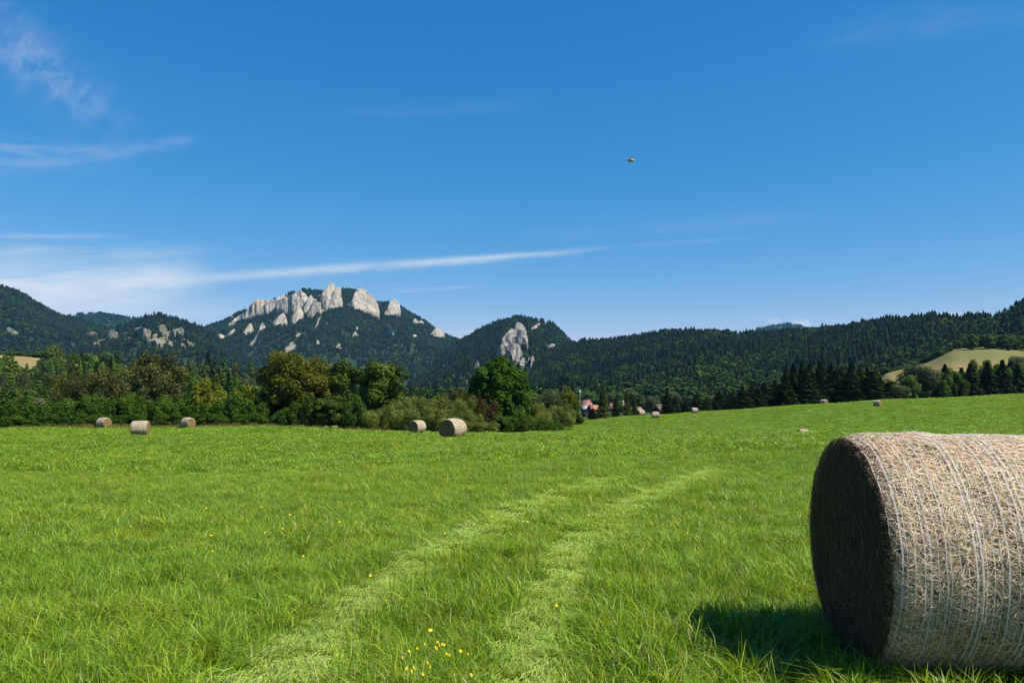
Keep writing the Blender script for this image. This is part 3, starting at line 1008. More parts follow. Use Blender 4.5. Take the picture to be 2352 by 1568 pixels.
def proto_broad(kind, seed, h=10.0, w=4.2, base=1.6, n=9000, size=0.2, nc=52, rad=1.15, trunk=True, full=2.0, fill=0.45, **kw):
    """Crown and trunk meshes of a leafy tree, h tall and 2w wide."""
    g = np.random.default_rng(seed)
    c, r = ellipsoid_clumps(g, nc, (0, 0, (h + base) / 2), (w - rad * 0.7, w - rad * 0.7, (h - base) / 2 - rad * 0.5), rad, fill, None, full)
    crown = cloud_crown('crown', L[kind], c, r, n, size, seed, **kw)
    tr = trunk_mesh('trunk', BARK, h * 0.72, 0.022 * h, c, g) if trunk else None
    return crown, tr


def proto_shrub(kind, seed, h=3.5, w=2.6, n=5000, size=0.13, nc=34, rad=0.7, **kw):
    g = np.random.default_rng(seed)
    c, r = ellipsoid_clumps(g, nc, (0, 0, h * 0.42), (w - rad * 0.6, w - rad * 0.6, h * 0.58 - rad * 0.6), rad, 0.35, 0.25)
    crown = cloud_crown('foliage', L[kind], c, r, n, size, seed, **kw)
    mb = MB()
    for i in range(6):
        e = c[g.integers(nc)]
        b0 = np.array([g.normal(0, 0.15), g.normal(0, 0.15), -0.2])
        mb.add(*tube([b0, (b0 + e) / 2 + g.normal(0, 0.1, 3), e], [0.06, 0.04, 0.012], 5))
    return crown, mb.mesh('stems', [BARK], smooth=True)


def proto_conifer(kind, seed, h=12.0, w=2.3, n_whorl=26, nb=9, per=16, size=0.32, droop=0.5, base=0.4, taper=0.85, ragged=0.12):
    g = np.random.default_rng(seed)
    P, N, tone = [], [], []
    for i in range(n_whorl):
        f = i / (n_whorl - 1)
        z = base + (h - base) * f
        rl = w * (1 - f) ** taper * g.uniform(1 - ragged, 1 + ragged) + 0.08
        nbb = max(4, int(nb * (0.45 + 0.55 * (1 - f))))
        a0 = g.uniform(0, 6.28)
        for k in range(nbb):
            a = a0 + k * 2 * np.pi / nbb + g.normal(0, 0.18)
            ll = rl * g.uniform(0.7, 1.15)
            q = max(5, int(per * (0.35 + 0.65 * (1 - f))))
            t = g.uniform(0.15, 1, q) ** 0.8
            side = g.normal(0, 0.12, q) * ll * (0.4 + t)
            zz = z + ll * (0.18 * t - droop * t * t) + g.normal(0, 0.07, q) - np.abs(side) * 0.25
            d = np.array([math.cos(a), math.sin(a)])
            s_ = np.array([-d[1], d[0]])
            xy = d[None] * (ll * t)[:, None] + s_[None] * side[:, None]
            P.append(np.column_stack([xy, zz]))
            N.append(np.tile([d[0] * 0.45, d[1] * 0.45, 0.8], (q, 1)))
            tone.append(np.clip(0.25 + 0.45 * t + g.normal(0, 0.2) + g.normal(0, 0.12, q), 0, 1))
    P, N, tone = np.concatenate(P), np.concatenate(N), np.concatenate(tone)
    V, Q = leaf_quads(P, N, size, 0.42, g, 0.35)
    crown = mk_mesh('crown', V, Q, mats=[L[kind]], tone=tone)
    tr = mk_mesh('trunk', *tube([(0, 0, -0.3), (0, 0, h * 0.5), (0, 0, h * 0.97)], [0.013 * h, 0.008 * h, 0.002 * h], 7), mats=[BARK], smooth=True)
    return crown, tr


PROTO = {}


def build_protos():
    P = PROTO
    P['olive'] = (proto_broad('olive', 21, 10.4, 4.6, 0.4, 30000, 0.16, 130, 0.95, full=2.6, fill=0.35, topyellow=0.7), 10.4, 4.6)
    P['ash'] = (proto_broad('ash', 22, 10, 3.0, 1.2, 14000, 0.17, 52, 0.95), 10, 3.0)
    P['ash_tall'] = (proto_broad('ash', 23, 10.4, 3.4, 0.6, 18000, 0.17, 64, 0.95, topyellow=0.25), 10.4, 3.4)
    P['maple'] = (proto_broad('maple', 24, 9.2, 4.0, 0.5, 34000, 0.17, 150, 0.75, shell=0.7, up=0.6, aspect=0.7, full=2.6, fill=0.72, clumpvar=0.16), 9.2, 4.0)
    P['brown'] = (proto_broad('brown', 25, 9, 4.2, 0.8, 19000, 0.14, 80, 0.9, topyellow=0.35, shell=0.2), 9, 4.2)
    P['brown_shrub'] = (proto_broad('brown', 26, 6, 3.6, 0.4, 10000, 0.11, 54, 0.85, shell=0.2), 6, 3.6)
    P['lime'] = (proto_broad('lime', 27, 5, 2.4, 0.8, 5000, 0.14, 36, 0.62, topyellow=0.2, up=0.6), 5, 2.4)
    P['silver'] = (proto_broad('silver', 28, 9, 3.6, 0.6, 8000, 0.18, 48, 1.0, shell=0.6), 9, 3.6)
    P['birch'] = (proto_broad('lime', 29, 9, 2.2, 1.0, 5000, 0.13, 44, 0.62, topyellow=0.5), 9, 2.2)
    for i in range(3):
        P['hedge%d' % i] = (proto_shrub('hedge', 31 + i, 4.4, 3.3, 15000, 0.14, 60, 0.75, up=0.5), 4.4, 3.3)
        P['wood%d' % i] = (proto_broad('wood', 41 + i, 11, 3.4, 0.4, 9500, 0.27, 52, 1.1), 11, 3.4)
        P['willow%d' % i] = (proto_shrub('willow', 36 + i, 4.2, 3.6, 17000, 0.12, 60, 0.75, aspect=0.3, shell=0.4, up=0.4), 4.2, 3.6)
    for i in range(3):
        P['spruce%d' % i] = (proto_conifer('conifer', 51 + i, 12, 2.7, 34, 12, 26, 0.34), 12, 2.7)
    for i in range(2):
        P['larch%d' % i] = (proto_conifer('larch', 55 + i, 11, 2.4, 34, 12, 26, 0.27, 0.25, 0.3, 0.75, 0.18), 11, 2.4)
        P['pine%d' % i] = (proto_conifer('wood', 58 + i, 12, 2.6, 30, 11, 20, 0.34, 0.3, 0.8, 0.6, 0.22), 12, 2.6)
    P['red'] = (proto_shrub('red', 61, 4.6, 2.2, 3600, 0.12, 30, 0.6), 4.6, 2.2)
    P['low'] = (proto_shrub('hedge', 62, 2.0, 2.6, 5000, 0.10, 34, 0.5, up=0.8, aspect=0.3), 2.0, 2.6)


build_protos()
FIRST = {}


def terrain(X, Y):
    z = float(gz(X, Y)[0])
    if Y > 190:
        for h in (H_rise, H_gold):
            u = X / Y
            if h.u[0] <= u <= h.u[-1]:
                z = max(z, float(h.z(np.array([X]), np.array([Y]))[0]))
    return z


def plant(key, x, ytop, dist, width=None, name='tree', label='', cat='tree', group=None, ybase=None, sx=1.0):
    """A plant of a kind whose top shows at (x, ytop) and that stands dist ahead."""
    (crown, tr), h0, w0 = PROTO[key]
    top = at(x, ytop, dist)
    zb = terrain(top[0], dist) if ybase is None else at(x, ybase, dist)[2]
    sz = max(0.15, (top[2] - zb) / h0)
    sxy = sz * sx if width is None else (width * dist / F0) / (2 * w0)
    rz = random.uniform(0, 6.28)
    loc = (top[0], dist, zb)
    if key in FIRST:
        o = copy_tree(FIRST[key], loc, rz, (sxy, sxy, sz), label, cat, group)
        o.name = name
        if not group and 'group' in o:
            del o['group']
        return o
    o = link(name, None, None, loc, rz, (sxy, sxy, sz))
    tag(o, label, cat, group)
    link(crown.name, crown, o)
    if tr:
        link(tr.name, tr, o)
    FIRST[key] = o
    return o


def plants():
    # the big trees along the edge of the meadow
    plant('olive', 678, 802, 108, 168, 'broadleaf_tree', 'tall broad tree with yellowing olive crown behind the meadow edge')
    plant('ash', 786, 818, 110, 118, 'broadleaf_tree', 'dark thin-crowned tree between the yellowing tree and the tall leafy one')
    plant('ash_tall', 882, 814, 104, 118, 'broadleaf_tree', 'tall leafy green tree with pale trunk gap beside the willow bushes')
    plant('maple', 1149, 820, 92, 134, 'broadleaf_tree', 'round dense dark green tree standing below the grey cliff')
    plant('brown', 360, 803, 150, 150, 'broadleaf_tree', 'large rounded tree with thin rusty brown foliage above the hedge')
    plant('brown_shrub', 228, 838, 128, 150, 'broadleaf_tree', 'brownish half-bare tree beside pale dead branches')
    plant('brown_shrub', 150, 850, 128, 90, 'broadleaf_tree', 'ragged olive brown small tree above dead branches')
    plant('lime', 482, 868, 106, 80, 'broadleaf_tree', 'small bright yellow-green tree standing out above the hedge')
    plant('lime', 560, 880, 106, 74, 'broadleaf_tree', 'olive small tree between yellow-green tree and yellowing big tree')
    plant('red', 1126, 905, 86, 66, 'shrub', 'russet bush in front of the round dark tree', 'bush')
    plant('red', 1092, 890, 88, 30, 'shrub', 'thin reddish sapling at the flank of the round dark tree', 'bush')
    plant('brown_shrub', 1060, 888, 112, 70, 'broadleaf_tree', 'grey-brown twiggy tree between willows and round dark tree')
    # hedge of green shrubs at the far left edge of the meadow
    hx = [(-40, 905), (10, 925), (58, 912), (105, 918), (150, 915), (196, 908), (240, 905), (288, 903), (335, 908), (380, 906), (424, 912), (468, 915), (512, 910), (556, 905),
          (596, 912), (632, 930), (30, 950), (120, 950), (210, 948), (300, 945), (395, 948), (480, 950), (570, 945)]
    for i, (x, y) in enumerate(hx):
        front = i >= 16
        plant('hedge%d' % (i % 3), x, y + random.uniform(-4, 4), 97 if front else random.uniform(102, 108), 96 if not front else 92, 'shrub',
              'dark green shrub in the hedge behind the three far bales', 'shrub', 'green shrubs of the hedge at the meadow edge')
    # dark bushes below the big trees
    for x, y, w, k, lab in ((700, 915, 80, 'hedge0', 'dark bush under the yellowing tree'), (655, 935, 70, 'hedge1', 'bright green bush between the hedge and the yellowing tree'),
                            (760, 905, 90, 'ash', 'shaded undergrowth bush below the thin-crowned tree'), (812, 912, 80, 'hedge2', 'dim bush between the two tall dark trees'),
                            (720, 940, 70, 'willow0', 'grey-green rounded bush at the foot of the yellowing tree'), (850, 930, 90, 'willow1', 'ragged dark bush at the foot of the tall leafy tree'),
                            (905, 918, 84, 'willow2', 'olive bush leaning on the tall leafy tree')):
        plant(k, x, y, 97, w, 'shrub', lab, 'bush')
    # willow thicket
    for x, y, d, w, k, lab in ((960, 902, 90, 110, 0, 'tall olive willow bush behind the smaller pair bale'), (1015, 893, 92, 120, 1, 'highest olive willow bush of the thicket'),
                               (1070, 908, 88, 110, 2, 'olive willow bush next to the russet bush'), (930, 925, 82, 90, 1, 'olive willow bush beside the tall leafy tree'),
                               (1010, 932, 80, 110, 0, 'olive willow bush right behind the pair of bales'), (1075, 945, 78, 100, 2, 'low grey-olive willow bush behind the larger pair bale'),
                               (1115, 962, 76, 76, 1, 'lowest grey-olive willow bush at the thicket end'), (1035, 955, 75, 90, 2, 'grey willow bush peeping between the pair of bales')):
        plant('willow%d' % k, x, y, d, w, 'willow_bush', lab, 'bush', 'willow bushes behind the pair of bales')
    # bushes between the round tree and the village
    for x, y, d, w, k, lab in ((1196, 942, 84, 60, 'hedge0', 'dark green bush at the foot of the round tree'), (1160, 950, 78, 70, 'hedge1', 'sunlit low bush before the round tree trunk'),
                               (1240, 920, 96, 70, 'willow0', 'leafy bush beside the round dark tree'), (1285, 926, 104, 80, 'willow2', 'wide green bush under the birch'),
                               (1320, 945, 112, 50, 'hedge1', 'small green bush at the meadow corner'), (1212, 955, 78, 64, 'low', 'tangled low bush with dry stalks'),
                               (1252, 958, 76, 90, 'low', 'spiky dark low bush jutting into the meadow'), (1292, 974, 76, 50, 'low', 'last low bush tapering off into the meadow')):
        plant(k, x, y, d, w, 'shrub', lab, 'bush')
    plant('birch', 1303, 884, 135, 40, 'birch_tree', 'slender yellowing birch before the red roof')
    plant('silver', 1262, 893, 135, 70, 'broadleaf_tree', 'pale twiggy tree next to the yellowing birch')
    plant('birch', 1320, 906, 135, 34, 'birch_tree', 'short olive birch against the red roof')
    # garden conifers by the village
    for x, y, w, d, k, lab in ((1385, 884, 40, 185, 'larch0', 'tallest pointed olive conifer in front of the village'), (1415, 908, 26, 180, 'spruce0', 'dark small conifer between two pointed olive conifers'),
                               (1440, 897, 30, 185, 'larch1', 'slim pointed olive conifer by the small red roof'), (1458, 912, 24, 185, 'larch0', 'short olive conifer next to the slim pointed one'),
                               (1362, 938, 34, 165, 'spruce1', 'low round evergreen under the red roof')):
        plant(k, x, y, d, w, 'conifer_tree', lab)
    # soft trees of the village
    vt = [(1500, 905, 40, 'silver'), (1478, 918, 28, 'wood0'), (1545, 895, 46, 'silver'), (1530, 900, 34, 'wood1'), (1580, 905, 40, 'silver'), (1400, 900, 38, 'silver'), (1425, 902, 40, 'wood2'),
          (1455, 898, 36, 'silver'), (1376, 900, 40, 'wood0'), (1345, 898, 50, 'wood1'), (1470, 905, 36, 'wood2'), (1300, 908, 50, 'silver'), (1230, 902, 50, 'wood1'), (1270, 900, 44, 'wood0'),
          (1200, 905, 50, 'wood2'), (1515, 915, 30, 'wood0'), (1420, 918, 30, 'wood1'), (1490, 922, 24, 'hedge0'), (1615, 900, 44, 'wood2'), (1640, 905, 44, 'silver'), (1560, 915, 30, 'wood1'), (1334, 902, 34, 'wood1')]
    for i, (x, y, w, k) in enumerate(vt):
        d = (330, 400, 460, 520)[i % 4]
        o = plant(k, x, y, d, w, 'broadleaf_tree', 'soft leafy tree among the village roofs', 'tree', 'leafy trees among the village roofs')
    # row of dark spruces behind the crest
    rows = [(1532, 897, 30, 'spruce1'), (1550, 915, 24, 'spruce2'), (1600, 905, 38, 'spruce2'), (1575, 922, 24, 'spruce0'), (1622, 918, 30, 'spruce1'), (1652, 898, 42, 'spruce0'), (1680, 905, 40, 'spruce2'), (1705, 885, 34, 'spruce1'), (1728, 880, 40, 'larch1'),
            (1755, 878, 44, 'spruce0'), (1780, 873, 44, 'spruce2'), (1805, 852, 46, 'spruce1'), (1822, 838, 44, 'spruce0'), (1842, 835, 40, 'spruce2'), (1860, 837, 42, 'spruce1'), (1885, 832, 52, 'spruce0'),
            (1908, 836, 50, 'spruce2'), (1935, 842, 44, 'larch1'), (1955, 836, 46, 'spruce1'), (1975, 842, 44, 'larch0'), (1992, 846, 44, 'spruce2'), (2010, 850, 42, 'larch1')]
    for i, (x, y, w, k) in enumerate(rows):
        d = 190 + (i % 3) * 7
        plant(k, x, y, d, w * 1.55, 'conifer_tree', 'dark conifer of the dense row behind the meadow crest', 'conifer', 'dark conifers in a row behind the crest')
    for i in range(22):
        x = 1690 + 345 * i / 21 + random.uniform(-5, 5)
        y = np.interp(x, [1690, 1760, 1810, 1830, 2000, 2040], [905, 888, 865, 852, 856, 872]) + random.uniform(-5, 12)
        plant(('spruce0', 'spruce1', 'spruce2')[i % 3], x, y, 182 + random.uniform(0, 6), 74, 'conifer_tree', 'dark conifer of the dense row behind the meadow crest', 'conifer', 'dark conifers in a row behind the crest')
    rows2 = [(2150, 848, 46, 'hedge0'), (2170, 838, 40, 'spruce0'), (2190, 842, 40, 'hedge1'), (2208, 846, 38, 'spruce1'), (2228, 836, 40, 'spruce2'), (2248, 828, 44, 'hedge2'), (2268, 832, 40, 'spruce0'),
             (2285, 826, 42, 'hedge0'), (2302, 828, 40, 'spruce2'), (2320, 832, 40, 'spruce1'), (2338, 838, 40, 'spruce2'), (2356, 832, 44, 'hedge1'), (2380, 830, 44, 'spruce0'), (2405, 828, 44, 'spruce1')]
    for i, (x, y, w, k) in enumerate(rows2):
        plant(k, x, y, 222 + (i % 2) * 8, w * 1.7, 'conifer_tree' if k[0] == 's' else 'broadleaf_tree', 'dark tree of the close grove before the stubble field', 'tree', 'dark grove before the stubble field')
    plant('silver', 2110, 832, 222, 92, 'broadleaf_tree', 'grey-green round tree between the conifer row and the dark grove')
    plant('wood1', 2088, 858, 214, 44, 'broadleaf_tree', 'small bright leafy tree below the grey-green round tree')
    plant('wood0', 2040, 862, 214, 60, 'broadleaf_tree', 'leafy tree at the end of the dark conifer row')
    plant('silver', 2062, 880, 210, 60, 'broadleaf_tree', 'low pale tree next to the end of the conifer row')
    plant('silver', 2345, 812, 300, 60, 'broadleaf_tree', 'olive tree at the picture edge on the stubble field')
    # bushes that border the stubble field
    for i in range(42):
        f = i / 41.0
        x = 2005 + f * 420
        y = np.interp(x, [2005, 2080, 2130, 2180, 2230, 2290, 2352, 2430], [852, 838, 822, 796, 772, 768, 772, 768]) + random.uniform(-7, 7)
        plant(('wood0', 'wood1', 'wood2', 'hedge1')[i % 4], x, y, 468 + random.uniform(0, 24), random.uniform(20, 36), 'broadleaf_tree', 'rounded bushy tree along the upper border of the stubble field', 'tree',
              'bushy trees bordering the stubble field')
    # the wood on the rise behind the hedge
    g = random.Random(5)
    env = ([-60, 0, 30, 60, 90, 125, 150, 180, 215, 240, 270, 300, 350, 400, 440, 480, 500, 530, 560, 590, 620, 660],
           [800, 806, 800, 835, 832, 838, 845, 812, 803, 815, 812, 822, 830, 826, 815, 808, 815, 822, 824, 830, 842, 855])
    kinds = ['pine0', 'wood0', 'larch0', 'pine1', 'wood1', 'larch0', 'wood2', 'spruce1', 'larch1', 'pine0', 'silver', 'pine1']
    for row, (d0, d1, off, n) in enumerate(((330, 420, 0, 46), (240, 300, 22, 40), (165, 215, 44, 36), (125, 150, 70, 26))):
        for i in range(n):
            x = -60 + 720 * (i + g.uniform(0.1, 0.9)) / n
            y = np.interp(x, *env) + off + g.uniform(-4, 26)
            d = g.uniform(d0, d1)
            k = kinds[g.randrange(len(kinds))]
            con = k[:2] in ('pi', 'sp', 'la')
            w = g.uniform(30, 44) * (1.0 if row else 0.85) * (1.3 if con else 1.05)
            plant(k, x, y, d, w, 'conifer_tree' if con else 'broadleaf_tree', ('green conifer in the mixed wood behind the hedge' if con else 'leafy tree in the mixed wood behind the hedge'),
                  'tree', 'trees of the mixed wood behind the hedge')
    for i in range(26):
        x = -40 + 290 * i / 25 + g.uniform(-5, 5)
        k = ('pine0', 'wood0', 'spruce0', 'wood1', 'pine1', 'wood2')[g.randrange(6)]
        con = k[:2] in ('pi', 'sp')
        y = np.interp(x, [-60, 24, 34, 74, 84, 250], [808, 808, 834, 834, 822, 818]) + g.uniform(0, 10)
        plant(k, x, y, g.uniform(300, 430), g.uniform(26, 38), 'conifer_tree' if con else 'broadleaf_tree', ('green conifer in the mixed wood behind the hedge' if con else 'leafy tree in the mixed wood behind the hedge'),
              'tree', 'trees of the mixed wood behind the hedge')
    for i in range(18):
        plant(('hedge0', 'hedge1', 'wood0')[i % 3], -40 + 290 * i / 17, 806 + g.uniform(-3, 4), 528, g.uniform(26, 34), 'broadleaf_tree', 'dark rounded tree lined up along the crest of the tan field', 'tree', 'trees along the crest of the tan field')
    plant('wood1', 118, 790, 430, 46, 'broadleaf_tree', 'olive tree standing alone on the tan field')
    plant('brown', 136, 795, 440, 30, 'broadleaf_tree', 'second olive tree beside the tan field with brownish crown')
    plant('red', 194 * 0.99, 818, 420, 26, 'shrub', 'dull red bush at the edge of the tan field', 'bush')


plants()


# ------------------------------------------------------------------ far forests (one mass per hill)
def mk_far_conifer(seed, tiers, sides, mat, h=1.0, w=0.2):
    g = np.random.default_rng(seed)
    mb, tone = MB(), []
    for i in range(tiers):
        f = i / tiers
        z1 = h * (f + 1.7 / tiers) if i < tiers - 1 else h
        z0 = h * f * 0.96 + 0.02
        r = w * (1 - f) ** 0.85 * g.uniform(0.85, 1.15) + 0.012
        a = np.arange(sides) * 2 * np.pi / sides + g.uniform(0, 6)
        rr = r * np.where(np.arange(sides) % 2 == 0, 1.15, 0.7) * g.uniform(0.8, 1.2, sides)
        V = np.column_stack([np.cos(a) * rr, np.sin(a) * rr, z0 - 0.05 * rr / w + g.normal(0, 0.008, sides)])
        V = np.vstack([V, [g.normal(0, 0.006), g.normal(0, 0.006), min(z1, h)]])
        mb.add(V, None, [(k, (k + 1) % sides, sides) for k in range(sides)])
        tone += list(np.clip(g.normal(0.45, 0.25, sides), 0, 1))
    return mb.mesh('far_conifer', [mat], tone=tone)


def mk_far_leafy(seed, n, mat, w=0.42, h=1.0, size=0.11):
    """A rounded crown of many leafy clumps."""
    g = np.random.default_rng(seed)
    nc = 9
    c, r = ellipsoid_clumps(g, nc, (0, 0, h * 0.56), (w * 0.6, w * 0.6, h * 0.27), 0.24, 0.5)
    w_ = r ** 2
    k = g.choice(nc, n, p=w_ / w_.sum())
    d = g.normal(size=(n, 3))
    d /= np.linalg.norm(d, axis=1)[:, None]
    P = c[k] + d * (r[k] * g.uniform(0.8, 1.05, n))[:, None]
    V, Q = leaf_quads(P, d + np.array([0, 0, 0.3]), size, 0.8, g, 0.3)
    tone = np.clip(0.5 + g.normal(0, 0.16, nc)[k] + g.normal(0, 0.14, n), 0, 1)
    return mk_mesh('far_leafy', V, Q, mats=[mat], tone=tone)


FC = m_leaf('far_conifer', (0.0012, 0.0045, 0.002), (0.0080, 0.0175, 0.0055), 0.0, 0.9, 0.05, 0.6, huevar=0.03)
FD = m_leaf('far_leaves', (0.009, 0.023, 0.004), (0.036, 0.064, 0.010), 0.0, 0.9, 0.05, 0.55, huevar=0.035)


def gn_scatter(name, P, rot, scl, idx, meshes, mat_pass=None):
    """ONE object: its points carry copies of the given meshes (geometry, not objects)."""
    me = bpy.data.meshes.new(name)
    P = np.ascontiguousarray(P, np.float32)
    me.vertices.add(len(P))
    me.vertices.foreach_set('co', P.ravel())
    for nm, ty, arr, key in (('rot', 'FLOAT_VECTOR', rot, 'vector'), ('scl', 'FLOAT_VECTOR', scl, 'vector'), ('idx', 'INT', idx, 'value')):
        a = me.attributes.new(nm, ty, 'POINT')
        a.data.foreach_set(key, np.ascontiguousarray(arr, np.int32 if ty == 'INT' else np.float32).ravel())
    me.update()
    o = link(name, me)
    nt = bpy.data.node_groups.new(name + '_scatter', 'GeometryNodeTree')
    nt.interface.new_socket('Geometry', in_out='INPUT', socket_type='NodeSocketGeometry')
    nt.interface.new_socket('Geometry', in_out='OUTPUT', socket_type='NodeSocketGeometry')
    N = nt.nodes.new
    gi, go = N('NodeGroupInput'), N('NodeGroupOutput')
    g2i = N('GeometryNodeGeometryToInstance')
    for m in reversed(meshes):
        po = bpy.data.objects.new(name + '_pattern', m)
        oi = N('GeometryNodeObjectInfo')
        oi.inputs['Object'].default_value = po
        oi.inputs['As Instance'].default_value = False
        nt.links.new(oi.outputs['Geometry'], g2i.inputs[0])
    iop = N('GeometryNodeInstanceOnPoints')
    iop.inputs['Pick Instance'].default_value = True

    def attr(nm, ty):
        n = N('GeometryNodeInputNamedAttribute')
        n.data_type = ty
        n.inputs['Name'].default_value = nm
        return n.outputs[0]
    e2r = N('FunctionNodeEulerToRotation')
    nt.links.new(attr('rot', 'FLOAT_VECTOR'), e2r.inputs[0])
    nt.links.new(gi.outputs[0], iop.inputs['Points'])
    nt.links.new(g2i.outputs[0], iop.inputs['Instance'])
    nt.links.new(attr('idx', 'INT'), iop.inputs['Instance Index'])
    nt.links.new(e2r.outputs[0], iop.inputs['Rotation'])
    nt.links.new(attr('scl', 'FLOAT_VECTOR'), iop.inputs['Scale'])
    nt.links.new(iop.outputs[0], go.inputs[0])
    md = o.modifiers.new('scatter', 'NODES')
    md.node_group = nt
    return o


def valley_wood(con, lea):
    g = np.random.default_rng(78)
    n = 2600
    Y = np.sqrt(g.uniform(420.0 ** 2, 1250.0 ** 2, n))
    px = g.uniform(600, 1420, n)
    X = (px - 1176) / F0 * Y
    P = np.column_stack([X, Y, gz(X, Y) - 0.5])
    isc = g.uniform(0, 1, n) < 0.25
    h = np.where(isc, g.uniform(10, 18, n), g.uniform(8, 14, n))
    w = h * g.uniform(0.9, 1.3, n)
    idx = np.where(isc, g.integers(0, 4, n), 4 + g.integers(0, 4, n))
    o = gn_scatter('valley_wood', P, np.column_stack([np.zeros(n), np.zeros(n), g.uniform(0, 6.28, n)]), np.column_stack([w, w, h]), idx, con + lea)
    tag(o, 'leafy wood on the valley floor at the foot of the crowned mountain', 'wood', kind='stuff')


def forests():
    g = np.random.default_rng(77)
    con = [mk_far_conifer(200 + i, 5, 8, FC, 1.0, 0.17 + 0.02 * i) for i in range(4)]
    lea = [mk_far_leafy(210 + i, 150, FD) for i in range(4)]
    con_n = [mk_far_conifer(220 + i, 9, 12, FC, 1.0, 0.18 + 0.02 * i) for i in range(4)]
    lea_n = [mk_far_leafy(230 + i, 420, FD, 0.42, 1.0, 0.065) for i in range(4)]
    valley_wood(con_n, lea_n)
    jobs = [
        ('massif_forest', H_massif, 34000, (360, 1230), 15, 0.5, False, 'dark mixed forest clothing the crowned mountain'),
        ('hill_forest', H_left, 10000, (-120, 520), 16, 0.5, False, 'dark forest on the steep hill at the picture edge'),
        ('ridge_forest', H_back, 4000, (20, 620), 16, 0.7, False, 'dark forest on the low ridge behind the saddle'),
        ('knoll_forest', H_rocky, 5500, (60, 660), 15, 0.75, False, 'pine forest around the pale rocky grass slopes'),
        ('cone_forest', H_centre, 14000, (940, 1450), 16, 0.62, False, 'dark spruce forest around the grey cliff'),
        ('long_ridge_forest', H_right, 20000, (1150, 2480), 14, 0.56, True, 'dark spruce forest along the ridge behind the village'),
        ('far_peak_forest', H_peak, 1600, (1600, 1960), 17, 0.6, False, 'bluish forest on the small far summit'),
        ('leafy_wood', H_lobe, 4200, (1200, 2000), 14, 0.2, True, 'lighter leafy wood on the low rounded hill'),
    ]
    for nm, h, n, xr, th, pc, near, lab in jobs:
        P = h.scatter(n, xr, g)
        px, py = proj(P)
        yd = P[:, 1]
        hp = th * F0 / yd
        bad = np.zeros(len(P), bool)
        for hh, poly, big in CRAGS:
            if hh is h:
                if big:
                    bad |= in_poly(px, py - hp * 0.5, poly) | in_poly(px, py - hp * 0.85, poly)
                bad |= in_poly(px, py, poly) | (in_poly(px, py - hp * 0.55, poly) & (g.uniform(0, 1, len(P)) < 0.75))
        for hh, poly in CLEAR:
            if hh is h:
                cl = in_poly(px, py, poly) | in_poly(px, py - hp * 0.5, poly)
                if h is H_rocky:
                    cl &= g.uniform(0, 1, len(P)) > 0.28
                elif poly is BAND:
                    cl &= g.uniform(0, 1, len(P)) > 0.25
                elif h is H_centre:
                    cl &= g.uniform(0, 1, len(P)) > 0.45
                bad |= cl
        gap = sn(np.stack([P[:, 0], P[:, 1] * 0.7], -1), 1 / 60.0, 41, 3)
        bad |= gap > 0.62
        P, px, py = P[~bad], px[~bad], py[~bad]
        k = len(P)
        mixn = sn(np.stack([P[:, 0], P[:, 1] * 0.6, P[:, 2]], -1), 1 / 170.0, 3, 3)
        isc = g.uniform(0, 1, k) < np.clip(pc + 0.62 * mixn, 0.03, 0.97)
        hgt = th * np.where(isc, g.uniform(0.6, 1.42, k), g.uniform(0.62, 1.0, k))
        hgt = hgt * (1 + 0.22 * sn(np.stack([P[:, 0], P[:, 1]], -1), 1 / 90.0, 42, 3))
        wd = hgt * np.where(isc, g.uniform(0.8, 1.5, k), g.uniform(0.9, 1.35, k))
        P = P.copy()
        P[:, 2] -= 0.8
        rot = np.column_stack([np.zeros(k), np.zeros(k), g.uniform(0, 6.28, k)])
        idx = np.where(isc, g.integers(0, 4, k), 4 + g.integers(0, 4, k))
        o = gn_scatter(nm, P, rot, np.column_stack([wd, wd, hgt]), idx, (con_n + lea_n) if near else (con + lea))
        tag(o, lab, 'forest', kind='stuff')


forests()


# ------------------------------------------------------------------ hay bales
def m_straw(name, cols, rough=0.7, tr=0.0):
    m, nt, b, out = mat_new(name)
    a = b.new('ShaderNodeAttribute', attribute_name='tone')
    r = b.new('ShaderNodeValToRGB')
    nt.links.new(a.outputs['Fac'], r.inputs[0])
    e = r.color_ramp.elements
    e[0].position, e[0].color = 0, (*cols[0], 1)
    e[1].position, e[1].color = 1, (*cols[-1], 1)
    for i, c in enumerate(cols[1:-1]):
        k = e.new((i + 1) / (len(cols) - 1))
        k.color = (*c, 1)
    p = principled(b, r.outputs[0], rough, 0.35)
    nt.links.new(p.outputs[0], out.inputs[0])
    return m


def m_hay_side(name):
    """Net-wrapped hay: matted stalks under faint rings of net."""
    m, nt, b, out = mat_new(name)
    tc = b.new('ShaderNodeTexCoord')
    n1 = b.noise(tc.outputs['Object'], 9.0, 8, 0.7)
    n2 = b.noise(tc.outputs['Object'], 2.0, 4, 0.6)
    sp = b.new('ShaderNodeSeparateXYZ')
    nt.links.new(tc.outputs['Object'], sp.inputs[0])
    ring = b.m('SINE', b.m('MULTIPLY', sp.outputs[0], 2 * math.pi / 0.055))
    c = b.mix(b.ramp(n1, 0.3, 0.7), (0.15, 0.105, 0.06), (0.36, 0.28, 0.19))
    c = b.mix(b.m('MULTIPLY', b.ramp(n2, 0.35, 0.7), 0.35), c, (0.38, 0.31, 0.23))
    c = b.mix(b.m('MULTIPLY', b.ramp(ring, 0.75, 1.0), 0.3), c, (0.50, 0.46, 0.40))
    p = principled(b, c, 0.85, 0.2, bump(b, n1, 0.8, 0.03))
    nt.links.new(p.outputs[0], out.inputs[0])
    return m


